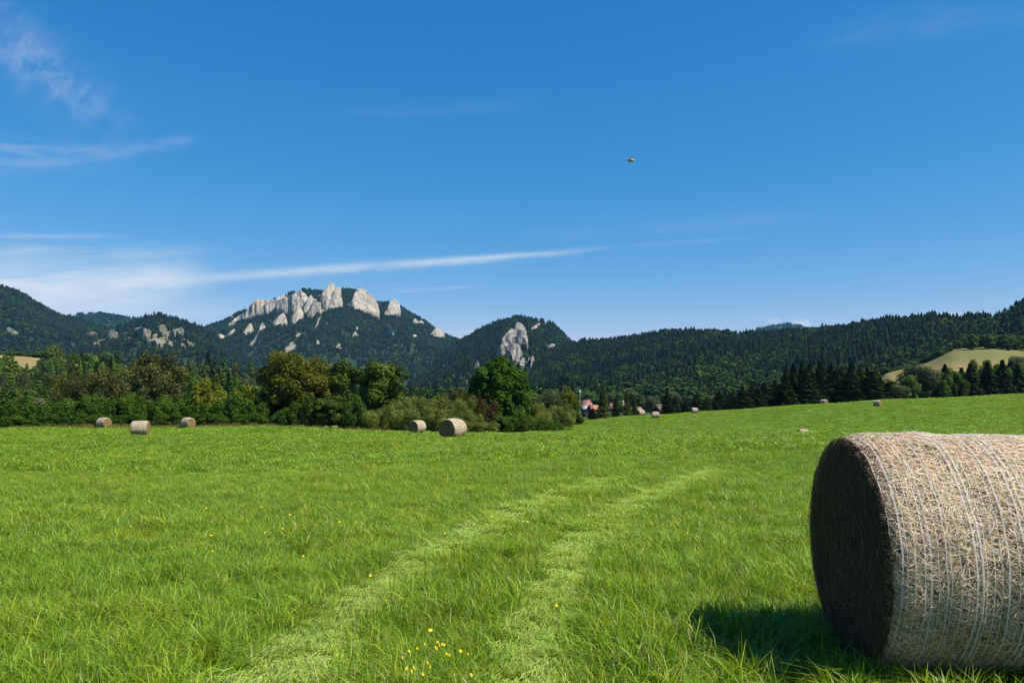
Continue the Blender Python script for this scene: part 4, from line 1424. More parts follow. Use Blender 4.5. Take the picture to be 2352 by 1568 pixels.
def m_hay_end(name, lo, hi):
    """Cut end of a roll: stalks wound round the centre."""
    m, nt, b, out = mat_new(name)
    tc = b.new('ShaderNodeTexCoord')
    sp = b.new('ShaderNodeSeparateXYZ')
    nt.links.new(tc.outputs['Object'], sp.inputs[0])
    r = b.m('SQRT', b.m('ADD', b.m('POWER', b.m('ABSOLUTE', sp.outputs[1]), 2.0), b.m('POWER', b.m('ABSOLUTE', sp.outputs[2]), 2.0)))
    th = b.m('ARCTAN2', sp.outputs[2], sp.outputs[1])
    n0 = b.noise(tc.outputs['Object'], 3.0, 5)
    rr = b.m('ADD', b.m('MULTIPLY', r, 11.0), b.m('ADD', b.m('MULTIPLY', th, 0.16), b.m('MULTIPLY', n0, 3.0)))
    n1 = b.noise(b.xyz(rr, b.m('MULTIPLY', th, 2.2), 0.0), 1.0, 6, 0.7, 0.5)
    n2 = b.noise(tc.outputs['Object'], 16.0, 6, 0.7)
    c = b.mix(b.ramp(n1, 0.3, 0.7), lo, hi)
    c = b.mix(b.m('MULTIPLY', n2, 0.55), c, tuple(x * 0.4 for x in lo))
    p = principled(b, c, 0.9, 0.15, bump(b, b.m('ADD', n1, n2), 1.0, 0.05))
    nt.links.new(p.outputs[0], out.inputs[0])
    return m


HAY_SIDE = m_hay_side('net_wrapped_hay')
HAY_END = m_hay_end('wound_hay_end', (0.12, 0.075, 0.03), (0.34, 0.23, 0.105))
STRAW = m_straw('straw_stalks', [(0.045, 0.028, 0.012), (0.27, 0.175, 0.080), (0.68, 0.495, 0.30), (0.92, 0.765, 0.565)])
STRAW_SHADE = m_straw('shaded_stalks', [(0.018, 0.012, 0.006), (0.050, 0.032, 0.014), (0.10, 0.066, 0.028), (0.28, 0.20, 0.095)])  # straw darkened so the end's deep shade is put into its colour
HAY_CORE = m_plain('gap_shade_hay', (0.03, 0.02, 0.01), 0.95, 0.1, 0.5, 14.0)  # near-black hay: the shade between the stalks is painted into it
NET = m_plain('white_net_twine', (0.80, 0.79, 0.77), 0.5, 0.4, 0.1, 20.0)


def roll_shell(Rr, Ln, seed, nth=72, nx=18, lump=0.02, sag=0.0):
    """Side of a roll lying along X (centre at origin), with soft shoulders."""
    e = np.linspace(0, 1, nx)
    xs = -Ln / 2 + Ln * e
    th = np.arange(nth) * 2 * np.pi / nth
    XX, TH = np.meshgrid(xs, th, indexing='ij')
    edge = np.minimum(e, 1 - e)[:, None] * Ln
    rr = Rr - 0.05 * np.exp(-edge / 0.035)
    P = np.stack([XX.ravel(), np.cos(TH).ravel() * Rr, np.sin(TH).ravel() * Rr], -1)
    rr = (rr + np.zeros_like(TH)).ravel() + lump * sn(P, 0.9, seed, 3)
    V = np.stack([XX.ravel(), np.cos(TH).ravel() * rr, np.sin(TH).ravel() * rr], -1)
    V[:, 2] *= 1 - sag
    V[:, 2] += -0.0
    return V, grid_quads(nx, nth, wrap=True), xs, th


def roll_end(V, nx, nth, side, seed, nr=10, bulge=0.03):
    ring = V[:nth] if side < 0 else V[(nx - 1) * nth:]
    c = ring.mean(0)
    out, Q = [], []
    for k in range(nr):
        f = 1 - k / nr
        p = c + (ring - c) * f
        p[:, 0] += side * (bulge * (1 - f * f)) + 0.012 * sn(p, 3.5, seed, 3) * (1 if k else 0)
        out.append(p)
    cc = c.copy()
    cc[0] += side * bulge
    P = np.vstack(out + [cc[None]])
    Q = grid_quads(nr, nth, wrap=True)
    T = np.array([((nr - 1) * nth + j, (nr - 1) * nth + (j + 1) % nth, nr * nth) for j in range(nth)])
    if side < 0:
        Q, T = Q[:, ::-1], T[:, ::-1]
    return P, Q, T


def far_bale_meshes(seed, Rr=0.65, Ln=1.2, sag=0.03):
    V, Q, xs, th = roll_shell(Rr, Ln, seed, 56, 14, 0.036, sag)
    body = mk_mesh('wrapped_side', V, Q[:, ::-1], mats=[HAY_SIDE], smooth=True)
    ends = []
    for s in (-1, 1):
        P, q, t = roll_end(V, 14, 56, s, seed + s)
        ends.append(mk_mesh('hay_end', P, q, t, [HAY_END], smooth=True))
    return body, ends


def bale_thing(meshes, loc, rotz, scale, label):
    o = link('hay_bale', None, None, loc, rotz, scale)
    tag(o, label, 'hay bale', 'round hay bales on the meadow')
    link('wrapped_side', meshes[0], o)
    for e in meshes[1]:
        link('hay_end', e, o)
    return o


def far_bales():
    protos = [bm for bm in (far_bale_meshes(3, 0.65, 1.2, 0.06), far_bale_meshes(8, 0.65, 1.15, 0.10))]
    # x of centre, y of base, distance, heading of the axis, scale, label
    B = [(238, 988, 93, -21, 1.0, 'far bale half sunk behind the meadow edge, close to dry weeds, round end showing'),
         (322, 1001, 63, 11, 1.05, 'bale standing clear on the meadow with its long net side and thin sunlit end'),
         (432, 978, 91, -30, 1.0, 'far bale against the hedge with its round sunlit end showing, below the rusty tree'),
         (958, 997, 70, 56, 1.0, 'smaller bale of the pair before the willows, its brown end shaded'),
         (1040, 1010, 49.5, 57, 1.06, 'larger bale of the pair before the willows, its brown end shaded'),
         (1472, 955, 150, 18, 1.0, 'tiny pale bale on the crest beside the slim pointed conifer'),
         (1506, 961, 139, -5, 1.0, 'tiny bale set lower on the slope before the brown cottage roof'),
         (1595, 949, 160, 5, 1.0, 'tiny tan shaggy bale at the crest before the spruces'),
         (1893, 931, 168, -59, 1.0, 'tiny bale cut off by the crest below the tallest conifers'),
         (2016, 934, 143, -52, 1.0, 'far bale on the slope with another peeping over it'),
         (2012, 927, 182, -50, 1.0, 'pale bale just peeping over the crest above another bale'),
         (1844, 1007, 95, 20, 1.0, 'bale sunk in the dip with only its rounded top showing')]
    first = {}
    for i, (x, y, d, hd, s, lab) in enumerate(B):
        p = at(x, y, d)
        z = float(gz(p[0], d)[0])
        if i not in (8, 10, 11, 0, 2):
            pass
        loc = (p[0], d, (p[2] if i == 11 else z) + 0.60 * s)
        k = i % 2
        if k in first:
            copy_tree(first[k], loc, R(hd), s, lab, 'hay bale', 'round hay bales on the meadow').name = 'hay_bale'
        else:
            first[k] = bale_thing(protos[k], loc, R(hd), s, lab)


far_bales()

BALE_C = (1.985, 4.63)
BALE_R, BALE_L, BALE_H = 0.655, 1.32, -3.9


def big_bale():
    Rr, Ln = BALE_R, BALE_L
    a = np.array([math.cos(R(BALE_H)), math.sin(R(BALE_H))])
    c2 = np.array(BALE_C) + a * Ln / 2
    gz_ = float(gz(BALE_C[0] + 0.3, BALE_C[1])[0])
    root = link('hay_bale', None, None, (c2[0], c2[1], gz_ + Rr - 0.01), R(BALE_H))
    tag(root, 'big hay bale close by, wrapped in white net, its round end in deep shade', 'hay bale', 'round hay bales on the meadow')
    g = np.random.default_rng(4)
    nth, nx = 160, 60

    def radius(P):
        return 0.010 * sn(P, 0.9, 31, 3) + 0.006 * sn(P, 4.0, 32, 2)

    def shell_r(x, th):
        P = np.stack([x, np.cos(th) * Rr, np.sin(th) * Rr], -1)
        edge = np.minimum(x + Ln / 2, Ln / 2 - x)
        return Rr + radius(P) - 0.06 * np.exp(-np.maximum(edge, 0) / 0.05)
    xs = np.linspace(-Ln / 2, Ln / 2, nx)
    th = np.arange(nth) * 2 * np.pi / nth
    XX, TH = [q.ravel() for q in np.meshgrid(xs, th, indexing='ij')]
    rr = shell_r(XX, TH)
    V = np.stack([XX, np.cos(TH) * rr, np.sin(TH) * rr], -1)
    link('hay_body', mk_mesh('hay_body', V, grid_quads(nx, nth, wrap=True)[:, ::-1], mats=[HAY_CORE], smooth=True), root)
    for s in (-1, 1):
        P, q, t = roll_end(V, nx, nth, s, 40 + s, 24, 0.02)
        link('hay_end', mk_mesh('hay_end', P, q, t, [HAY_CORE], smooth=True), root)

    def strips(C, D, Nn, ln, wd, arch, seg=3):
        """Ribbons through centres C along D on a surface with normal Nn (callable re-projection done before)."""
        n = len(C[0])
        k = len(C)
        rows = []
        for i in range(k):
            S = np.cross(D[i], Nn[i])
            S /= np.linalg.norm(S, axis=1)[:, None] + 1e-9
            taper = (0.5, 1.0, 1.0, 0.45)[min(i, 3)] if k == 4 else (0.6, 1.0, 0.5)[i]
            rows.append(C[i] - S * (wd * taper)[:, None])
            rows.append(C[i] + S * (wd * taper)[:, None])
        Vv = np.stack(rows, 1).reshape(-1, 3)
        Q = np.concatenate([np.stack([np.arange(n) * 2 * k + 2 * i, np.arange(n) * 2 * k + 2 * i + 1,
                                      np.arange(n) * 2 * k + 2 * i + 3, np.arange(n) * 2 * k + 2 * i + 2], -1) for i in range(k - 1)])
        return Vv, Q

    # stalks matted over the side
    n = 84000
    x0 = g.uniform(-Ln / 2, Ln / 2, n)
    t0 = g.uniform(0, 2 * np.pi, n)
    al = np.where(g.uniform(0, 1, n) < 0.6, g.normal(0.25, 0.55, n), g.uniform(0, np.pi, n))
    ln = g.uniform(0.02, 0.085, n) * np.where(g.uniform(0, 1, n) < 0.08, 1.7, 1)
    wd = g.uniform(0.0006, 0.0017, n)
    lift = g.uniform(0.0, 0.014, n) + np.where(g.uniform(0, 1, n) < 0.004, g.uniform(0, 0.03, n), 0)
    tilt = g.normal(0, 0.007, n)
    curl = g.normal(0, 0.25, n)
    C, D, Nn = [], [], []
    for i, f in enumerate((-0.5, 0.0, 0.5)):
        aa = al + curl * f
        xx = np.clip(x0 + np.cos(aa) * ln * f, -Ln / 2 - 0.02, Ln / 2 + 0.02)
        tt = t0 + np.sin(aa) * ln * f / Rr
        r_ = shell_r(np.clip(xx, -Ln / 2, Ln / 2), tt) + lift + tilt * f * 2 + 0.002
        C.append(np.stack([xx, np.cos(tt) * r_, np.sin(tt) * r_], -1))
        D.append(np.stack([np.cos(aa), -np.sin(tt) * np.sin(aa), np.cos(tt) * np.sin(aa)], -1))
        nn = np.stack([np.zeros(n), np.cos(tt), np.sin(tt)], -1) + g.normal(0, 0.3, (n, 3))
        Nn.append(nn)
    Vs, Qs = strips(C, D, Nn, ln, wd, None)
    tone = np.clip(0.06 + g.beta(2.2, 1.7, n) * 0.72 + np.minimum(lift, 0.014) * 15 + 0.05 * sn(C[1], 2.0, 9, 2), 0, 1)  # deeper-lying stalks get a darker tone, a painted shade of the gaps
    o = link('matted_stalks', mk_mesh('matted_stalks', Vs, Qs, mats=[STRAW], tone=np.tile(tone, 2)), root)
    o['kind'] = 'stuff'

    # stalks wound round the ends
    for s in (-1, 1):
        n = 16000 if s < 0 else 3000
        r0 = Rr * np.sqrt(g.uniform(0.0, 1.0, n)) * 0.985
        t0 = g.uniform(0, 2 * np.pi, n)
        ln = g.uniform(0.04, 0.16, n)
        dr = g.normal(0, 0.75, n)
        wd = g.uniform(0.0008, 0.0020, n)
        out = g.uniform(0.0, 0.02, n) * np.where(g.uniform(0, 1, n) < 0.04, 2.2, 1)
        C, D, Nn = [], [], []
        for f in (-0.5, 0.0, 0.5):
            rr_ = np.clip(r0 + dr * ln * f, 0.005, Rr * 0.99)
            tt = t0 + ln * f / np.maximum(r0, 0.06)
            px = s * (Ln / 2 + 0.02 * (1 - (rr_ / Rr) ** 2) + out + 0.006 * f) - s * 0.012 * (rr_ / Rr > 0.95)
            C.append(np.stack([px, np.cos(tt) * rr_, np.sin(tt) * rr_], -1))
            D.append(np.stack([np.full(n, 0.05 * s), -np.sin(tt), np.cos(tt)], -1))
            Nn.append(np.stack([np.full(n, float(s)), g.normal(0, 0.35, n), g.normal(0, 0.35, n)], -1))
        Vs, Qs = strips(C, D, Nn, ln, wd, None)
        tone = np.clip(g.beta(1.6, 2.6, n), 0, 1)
        o = link('wound_stalks', mk_mesh('wound_stalks', Vs, Qs, mats=[STRAW_SHADE], tone=np.tile(tone, 2)), root)
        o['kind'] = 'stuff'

    # net: rings of twine with thinner zigzag threads between them
    mb = MB()
    nth = 220
    th = np.arange(nth) * 2 * np.pi / nth
    nr = 38
    base = np.linspace(-Ln / 2 + 0.012, Ln / 2 - 0.012, nr) + g.normal(0, 0.004, nr)
    rings = []
    for k in range(nr):
        wob = 0.0035 * sn(np.column_stack([np.cos(th) * 1.3, np.sin(th) * 1.3, np.full(nth, base[k] * 3)]), 0.8, 77, 3)
        pull = -0.010 * np.exp(-((base[k] + 0.22) / 0.09) ** 2) * np.sign(base[k] + 0.22) * (0.5 + 0.5 * np.sin(th * 2 + 1.0))
        rings.append(base[k] + wob + pull + 0.012 * np.sin(th))
    rings = np.array(rings)
    for k in range(nr):
        xx = np.clip(rings[k], -Ln / 2, Ln / 2)
        r_ = shell_r(xx, th) + 0.0185
        path = np.stack([xx, np.cos(th) * r_, np.sin(th) * r_], -1)
        wdt = 0.00105 * g.uniform(0.75, 1.3)
        for off in ((0,) if g.uniform() < 0.86 else (-0.0025, 0.0025)):
            Pn = path / np.linalg.norm(path * [0, 1, 1], axis=1)[:, None] * [0, 1, 1]
            A = path + [off, 0, 0]
            tri = np.stack([A - [wdt, 0, 0], A + Pn * wdt * 0.9, A + [wdt, 0, 0], A - Pn * wdt * 0.5], 1).reshape(-1, 3)
            q = grid_quads(nth, 4, wrap=True)
            last = np.array([[(nth - 1) * 4 + j, (nth - 1) * 4 + (j + 1) % 4, (j + 1) % 4, j] for j in range(4)])
            mb.add(tri, np.concatenate([q, last]))
    for k in range(nr - 1):
        st = g.integers(0, 6)
        idx = np.arange(st, nth, 5)
        if len(idx) < 2:
            continue
        pts = []
        for j, i in enumerate(idx):
            xx = rings[k][i] if j % 2 == 0 else rings[k + 1][i]
            xx = np.clip(xx, -Ln / 2, Ln / 2)
            r_ = shell_r(np.array([xx]), np.array([th[i]]))[0] + 0.0195
            pts.append((xx, math.cos(th[i]) * r_, math.sin(th[i]) * r_))
        v_, q_ = tube(pts, [0.0005] * len(pts), 3)
        mb.add(v_, q_)
    link('net_wrap', mb.mesh('net_wrap', [NET]), root)
    # dead leaf caught on the top edge is part of the stalk mat in this build
    return root


big_bale()

# ------------------------------------------------------------------ grass
GRASS = m_leaf('grass_blades', (0.050, 0.125, 0.002), (0.315, 0.440, 0.022), 0.35, 0.45, 0.35, 0.22, third=(0.46, 0.40, 0.16), tcol=(1.3, 1.25, 0.4), huevar=0.02, patch=((0.62, 0.80, 0.9), (1.35, 1.12, 0.9)))
PRESSED = m_leaf('pressed_grass', (0.26, 0.375, 0.05), (0.47, 0.575, 0.13), 0.25, 0.4, 0.5, 0.12, third=(0.42, 0.36, 0.16), tcol=(1.3, 1.3, 0.6), huevar=0.01)  # pale blade undersides, plus the sheen of lying blades put into the colour
DRY = m_leaf('dry_weeds', (0.075, 0.085, 0.018), (0.26, 0.18, 0.055), 0.2, 0.7, 0.2, 0.25, huevar=0.02)


def blades(g, n, rad, h, w, lean, mat, name='blades', seg=3, along=None, pressed=0.0):
    """A tuft of curved tapering blades; along: direction they lie in when pressed."""
    rr = rad * np.sqrt(g.uniform(0, 1, n))
    a = g.uniform(0, 6.28, n)
    B = np.column_stack([rr * np.cos(a), rr * np.sin(a), np.full(n, -0.01)])
    hd = g.uniform(0, 6.28, n)
    if along is not None:
        hd = along + g.normal(0, 0.45, n)
    d = np.column_stack([np.cos(hd), np.sin(hd), np.zeros(n)])
    sd = np.column_stack([-np.sin(hd), np.cos(hd), np.zeros(n)])
    tw = g.normal(0, 0.5, n)
    sd = sd * np.cos(tw)[:, None] + d * np.sin(tw)[:, None]
    hh = h * g.uniform(0.45, 1.15, n)
    ww = w * g.uniform(0.6, 1.3, n)
    ln = np.abs(g.normal(lean, lean * 0.5, n))
    rows = []
    for i in range(seg + 1):
        t = i / seg
        if pressed:
            zz = hh * (0.18 * np.sin(min(t * 2.2, 1.0) * math.pi / 2) + 0.04 * g.uniform(0, 1, n) + 0.02 * t) + g.uniform(0, 0.05, n) * (t > 0)
            out = hh * t * 0.95
        else:
            zz = hh * (t - 0.38 * ln * t * t * t)
            out = hh * ln * t * t
        c = B + d * out[:, None] + np.array([0, 0, 1]) * zz[:, None]
        wt = ww * (1.0, 0.95, 0.7, 0.06)[min(i, 3)]
        rows += [c - sd * wt[:, None], c + sd * wt[:, None]]
    V = np.stack(rows, 1).reshape(-1, 3)
    k = 2 * (seg + 1)
    Q = np.concatenate([np.stack([np.arange(n) * k + 2 * i, np.arange(n) * k + 2 * i + 1, np.arange(n) * k + 2 * i + 3, np.arange(n) * k + 2 * i + 2], -1) for i in range(seg)])
    tone = np.clip(g.normal(0.48, 0.2, n), 0, 0.9)
    tone[g.uniform(0, 1, n) < 0.028] = 1.0
    return mk_mesh(name, V, Q, mats=[mat], tone=np.tile(tone, seg))


TRACK_A = [(535, 1640), (606, 1568), (680, 1500), (760, 1420), (870, 1340), (1000, 1260), (1150, 1190), (1290, 1130), (1400, 1095)]
TRACK_B = [(1150, 1640), (1190, 1568), (1215, 1500), (1245, 1420), (1280, 1330), (1335, 1240), (1420, 1170), (1500, 1130), (1640, 1078)]


def path_ground(px):
    pts = np.array([hit_ground(x, min(y, 1640), 0.1)[:2] for x, y in px])
    out = []
    for a, b in zip(pts[:-1], pts[1:]):
        n = max(2, int(np.linalg.norm(b - a) / 0.15))
        out += [a + (b - a) * k / n for k in range(n)]
    return np.array(out + [pts[-1]])


PA, PB = path_ground(TRACK_A), path_ground(TRACK_B)


def track_info(P):
    """Distance to the nearest wheel track and that track's heading."""
    best = np.full(len(P), 1e9)
    hd = np.zeros(len(P))
    for T in (PA, PB):
        tan = np.gradient(T, axis=0)
        ang = np.arctan2(tan[:, 1], tan[:, 0])
        for i0 in range(0, len(P), 4000):
            q = P[i0:i0 + 4000]
            d = np.linalg.norm(q[:, None, :] - T[None], axis=2)
            k = d.argmin(1)
            dm = d[np.arange(len(q)), k]
            better = dm < best[i0:i0 + 4000]
            sl = np.arange(i0, i0 + len(q))[better]
            best[sl] = dm[better]
            hd[sl] = ang[k[better]]
    return best, hd


def field_ok(P):
    """Inside the meadow (before its far edge)?"""
    x = P[:, 0] / P[:, 1] * F0 + 1176
    lim = np.interp(x, [-700, 0, 650, 900, 1000, 1130, 1200, 1300, 1450, 1600, 1850, 2015, 2352, 3000], [104, 101, 97, 90, 84, 78, 80, 128, 158, 172, 170, 180, 205, 215])
    return P[:, 1] < lim


def bale_clear(P):
    a = np.array([math.cos(R(BALE_H)), math.sin(R(BALE_H))])
    q = P - np.array(BALE_C)
    s = q @ a
    t = q @ np.array([-a[1], a[0]])
    return ~((s > 0.0) & (s < BALE_L) & (np.abs(t) < 0.33))


def grass():
    g = np.random.default_rng(99)
    near = [blades(g, 38, 0.085, h, wd_, ln, GRASS) for h, ln, wd_ in ((0.14, 0.7, 0.0024), (0.17, 0.85, 0.0027), (0.11, 0.8, 0.0021), (0.20, 0.75, 0.0028), (0.17, 1.2, 0.0026), (0.10, 1.2, 0.0021),
                                                                       (0.15, 1.0, 0.0017), (0.23, 0.9, 0.0030))]
    pressed = [blades(g, 50, 0.10, h, 0.0028, 0.9, PRESSED, along=0.0, pressed=1.0) for h in (0.22, 0.27, 0.18)]
    mid = [blades(g, 54, 0.14, h, 0.0034, ln, GRASS) for h, ln in ((0.16, 0.8), (0.19, 0.9), (0.12, 0.9), (0.21, 1.2), (0.14, 1.1))]
    mpress = [blades(g, 60, 0.18, h, 0.0042, 0.9, PRESSED, along=0.0, pressed=1.0) for h in (0.30, 0.26)]
    mfar = [blades(g, 60, 0.22, h, 0.0075, ln, GRASS, seg=2) for h, ln in ((0.17, 0.7), (0.21, 0.8), (0.14, 0.8), (0.22, 1.1))]
    far = [blades(g, 80, 0.55, h, 0.017, ln, GRASS, seg=2) for h, ln in ((0.13, 0.8), (0.16, 1.0), (0.11, 0.9))]
    meshes = near + pressed + mid + mpress + mfar + far
    iN, iP = 0, len(near)
    iM = iP + len(pressed)
    iMP = iM + len(mid)
    iMF = iMP + len(mpress)
    iF = iMF + len(mfar)
    PTS, ROT, SCL, IDX = [], [], [], []
    for (y0, y1, dens, band) in ((1.2, 8, 175, 0), (8, 22, 70, 1), (22, 62, 15, 3), (62, 215, 3.4, 2)):
        hw = 0.78 * y1 + 3.2
        n = int(2 * hw * (y1 - y0) * dens)
        P = np.column_stack([g.uniform(-hw, hw, n), g.uniform(y0, y1, n)])
        P = P[np.abs(P[:, 0]) < 0.78 * P[:, 1] + 3.2]
        ok = field_ok(P) & bale_clear(P)
        P = P[ok]
        n = len(P)
        dist, hd = track_info(P) if y0 < 30 else (np.full(n, 9.0), np.zeros(n))
        clump = sn(P, 0.55, 61, 3)
        patch = sn(P, 0.11, 62, 3)
        wid = np.interp(P[:, 1], [4, 12], [0.21, 0.27]) + 0.06 * sn(P, 0.5, 63, 2)
        prs = dist < wid * g.uniform(0.82, 1.08, n)
        if band == 0:
            idx = np.where(prs, iP + g.integers(0, 3, n), iN + g.integers(0, len(near), n))
        elif band == 1:
            idx = np.where(prs, iMP + g.integers(0, 2, n), iM + g.integers(0, len(mid), n))
        elif band == 3:
            idx = iMF + g.integers(0, len(mfar), n)
        else:
            idx = iF + g.integers(0, 3, n)
        s = g.uniform(0.75, 1.15, n) * (1 + 0.22 * clump)
        if band == 0:
            s = s * np.interp(P[:, 1], [1.2, 5, 10], [0.95, 1.0, 0.95])
        hgt = s * np.where(prs, 1.0, 1 + 0.25 * patch) * np.where((dist < 0.75) & ~prs & (band == 0), 1.1, 1.0)
        rz = np.where(prs, hd + np.pi + g.normal(0, 0.3, n), g.uniform(0, 6.28, n))
        tx = g.normal(0, 0.16, n)
        ty = g.normal(0, 0.16, n)
        z = gz(P[:, 0], P[:, 1])
        PTS.append(np.column_stack([P, z]))
        ROT.append(np.column_stack([tx, ty, rz]))
        sx = np.clip(s, 0.6, 1.5)
        SCL.append(np.column_stack([sx, sx, np.clip(hgt, 0.45, 1.45)]))
        IDX.append(idx)
    o = gn_scatter('grass', np.concatenate(PTS), np.concatenate(ROT), np.concatenate(SCL), np.concatenate(IDX), meshes)
    tag(o, 'long bright green meadow grass with two pale pressed wheel tracks', 'grass', kind='stuff')
    # dry weeds between hedge and meadow
    wd = [blades(g, 40, 0.35, h, 0.014, 0.4, DRY, seg=2) for h in (0.42, 0.6, 0.3)]
    n = 1200
    x = g.uniform(-60, 960, n)
    x = np.where(g.uniform(0, 1, n) < 0.35, g.uniform(-60, 420, n), x)
    lim = np.interp(x, [-700, 0, 650, 900, 1000], [98, 96, 92, 86, 80])
    Y = lim + g.uniform(-2.2, 3.0, n) * np.interp(x, [0, 600, 960], [1.0, 0.8, 0.5])
    X = (x - 1176) / F0 * Y
    P = np.column_stack([X, Y, gz(X, Y)])
    s = g.uniform(0.5, 1.1, n)
    o = gn_scatter('dry_weeds', P, np.column_stack([np.zeros(n), np.zeros(n), g.uniform(0, 6, n)]), np.column_stack([s, s, s]), g.integers(0, 3, n), wd)
    tag(o, 'rusty dry weeds along the foot of the hedge', 'weeds', kind='stuff')


grass()


# ------------------------------------------------------------------ small things
def flowers():
    YEL = m_plain('yellow_petals', (0.68, 0.52, 0.008), 0.5, 0.4, 0.08, 30)
    STEM = m_plain('flower_stalk', (0.06, 0.15, 0.02), 0.6, 0.3)
    mb = MB()
    for k in range(5):
        a = k * 2 * math.pi / 5
        c, s = math.cos(a), math.sin(a)
        pts = [(0.001, 0, 0), (0.006, -0.0045, 0.0025), (0.012, -0.0035, 0.007), (0.0135, 0, 0.0085), (0.012, 0.0035, 0.007), (0.006, 0.0045, 0.0025)]
        V = [(x * c - y * s, x * s + y * c, z) for x, y, z in pts]
        mb.add(V, [(0, 1, 2, 3), (0, 3, 4, 5)])
    th = np.arange(8) * 2 * np.pi / 8
    V = np.vstack([np.column_stack([0.0035 * np.cos(th), 0.0035 * np.sin(th), np.full(8, 0.002)]), [[0, 0, 0.006]]])
    mb.add(V, None, [(k, (k + 1) % 8, 8) for k in range(8)])
    blossom = mb.mesh('blossom', [YEL])
    stem = mk_mesh('stem', *tube([(0, 0, 0), (0.01, 0.004, 0.14), (0.0, 0.0, 0.27)], [0.0016, 0.0013, 0.001], 5), mats=[STEM], smooth=True)
    Z = [(1355, 765), (1395, 835), (1395, 875), (1410, 855), (1440, 850), (1278, 872), (1532, 885), (1578, 905), (1468, 912), (1230, 890), (1325, 845), (1255, 985), (1215, 990), (1355, 980),
         (1338, 958), (1310, 1025), (1600, 1030), (1193, 927), (1385, 865), (1425, 848), (1450, 905), (1245, 1005), (1400, 838), (1590, 1028), (1538, 890),
         (383, 190), (487, 168), (918, 130), (38, 47), (2098, 620), (1575, 165), (1900, 125), (1925, 128), (530, 85), (75, 300), (820, 128), (360, 40), (1610, 140)]
    gr = random.Random(3)
    Z += [(gr.uniform(-1250, 2300), gr.uniform(-330, 560)) for _ in range(14)]
    first = None
    for i, (zx, zy) in enumerate(Z):
        x, y = (800 + zx / 1.47) * 0.57422, (2000 + zy / 1.47) * 0.57422
        p = hit_ground(x, y, 0.27)
        sc = random.uniform(0.30, 0.44) if zy > 700 else random.uniform(0.6, 0.85)
        near = zy > 700
        lab = 'yellow buttercup in the loose cluster between the two wheel tracks' if near else 'lone yellow flower dotted in the meadow away from the cluster'
        grp = 'yellow buttercups between the wheel tracks' if near else 'scattered yellow flowers'
        loc = (p[0], p[1], p[2] - 0.27)
        if first is None:
            o = link('buttercup', None, None, loc, 0, 1.0)
            tag(o, lab, 'flower', grp)
            link('stem', stem, o)
            b = link('blossom', blossom, o, (0, 0, 0.268))
            b.rotation_euler = (0.5, 0.2, 0)
            first = o
        else:
            o = copy_tree(first, loc, random.uniform(-0.8, 0.8), (sc * 1.15, sc * 1.15, 1.0), lab, 'flower', grp)


flowers()


def insect():
    BODY, nt, b, out = mat_new('bee_body')
    tc = b.new('ShaderNodeTexCoord')
    sp = b.new('ShaderNodeSeparateXYZ')
    nt.links.new(tc.outputs['Object'], sp.inputs[0])
    band = b.m('SINE', b.m('MULTIPLY', sp.outputs[0], 2 * math.pi / 0.0032))
    c = b.mix(b.ramp(band, -0.2, 0.2), (0.012, 0.010, 0.008), (0.62, 0.36, 0.04))
    p = principled(b, c, 0.6, 0.4)
    nt.links.new(p.outputs[0], out.inputs[0])
    WING = m_plain('bee_wing', (0.55, 0.52, 0.45), 0.25, 0.6, 0.1, 200)
    DARK = m_plain('bee_leg', (0.015, 0.012, 0.01), 0.5, 0.4)
    p = at(1448, 368, 1.3)
    o = link('bee', None, None, p, R(188))
    tag(o, 'yellow and black flying bee alone in the blue sky', 'insect')
    prof = [(-0.0072, 0.0002), (-0.0068, 0.0012), (-0.0055, 0.0021), (-0.0036, 0.0026), (-0.0016, 0.0023), (-0.0006, 0.0014), (0.0004, 0.0019), (0.0018, 0.0025), (0.0034, 0.0021), (0.0042, 0.0011),
            (0.0048, 0.0016), (0.0058, 0.0018), (0.0066, 0.0013), (0.007, 0.0002)]
    th = np.arange(16) * 2 * np.pi / 16
    V = np.concatenate([np.column_stack([np.full(16, x), np.cos(th) * r, np.sin(th) * r - (0.0007 if x < -0.001 else 0)]) for x, r in prof])
    link('body', mk_mesh('body', V, grid_quads(len(prof), 16, wrap=True)[:, ::-1], mats=[BODY], smooth=True), o)
    for s in (-1, 1):
        for x0, l, w, sw in ((0.0022, 0.0095, 0.0017, -0.35), (0.0012, 0.0065, 0.0014, -0.75)):
            out_ = []
            for t, ww in ((0, 0.25), (0.3, 0.8), (0.6, 1.0), (0.85, 0.8), (1.0, 0.15)):
                cx, cyy, cz = x0 + math.sin(sw) * l * t, s * (0.0012 + math.cos(sw) * l * t), 0.0022 + 0.0016 * t
                for dz in (0.00006, -0.00006):
                    out_ += [(cx - w * ww, cyy, cz + dz), (cx + w * ww, cyy, cz + dz)]
            mb = MB()
            q = []
            for i in range(4):
                a = i * 4
                q += [(a, a + 1, a + 5, a + 4), (a + 2, a + 6, a + 7, a + 3), (a, a + 4, a + 6, a + 2), (a + 1, a + 3, a + 7, a + 5)]
            mb.add(out_, q)
            link('wing', mb.mesh('wing', [WING]), o)
        for xx in (0.0028, 0.0015, 0.0002):
            pts = [(xx, s * 0.0012, -0.0016), (xx - 0.0005, s * 0.0026, -0.0026), (xx - 0.0016, s * 0.0022, -0.0044)]
            link('leg', mk_mesh('leg', *tube(pts, [0.0003, 0.00022, 0.00012], 5), mats=[DARK], smooth=True), o)


insect()


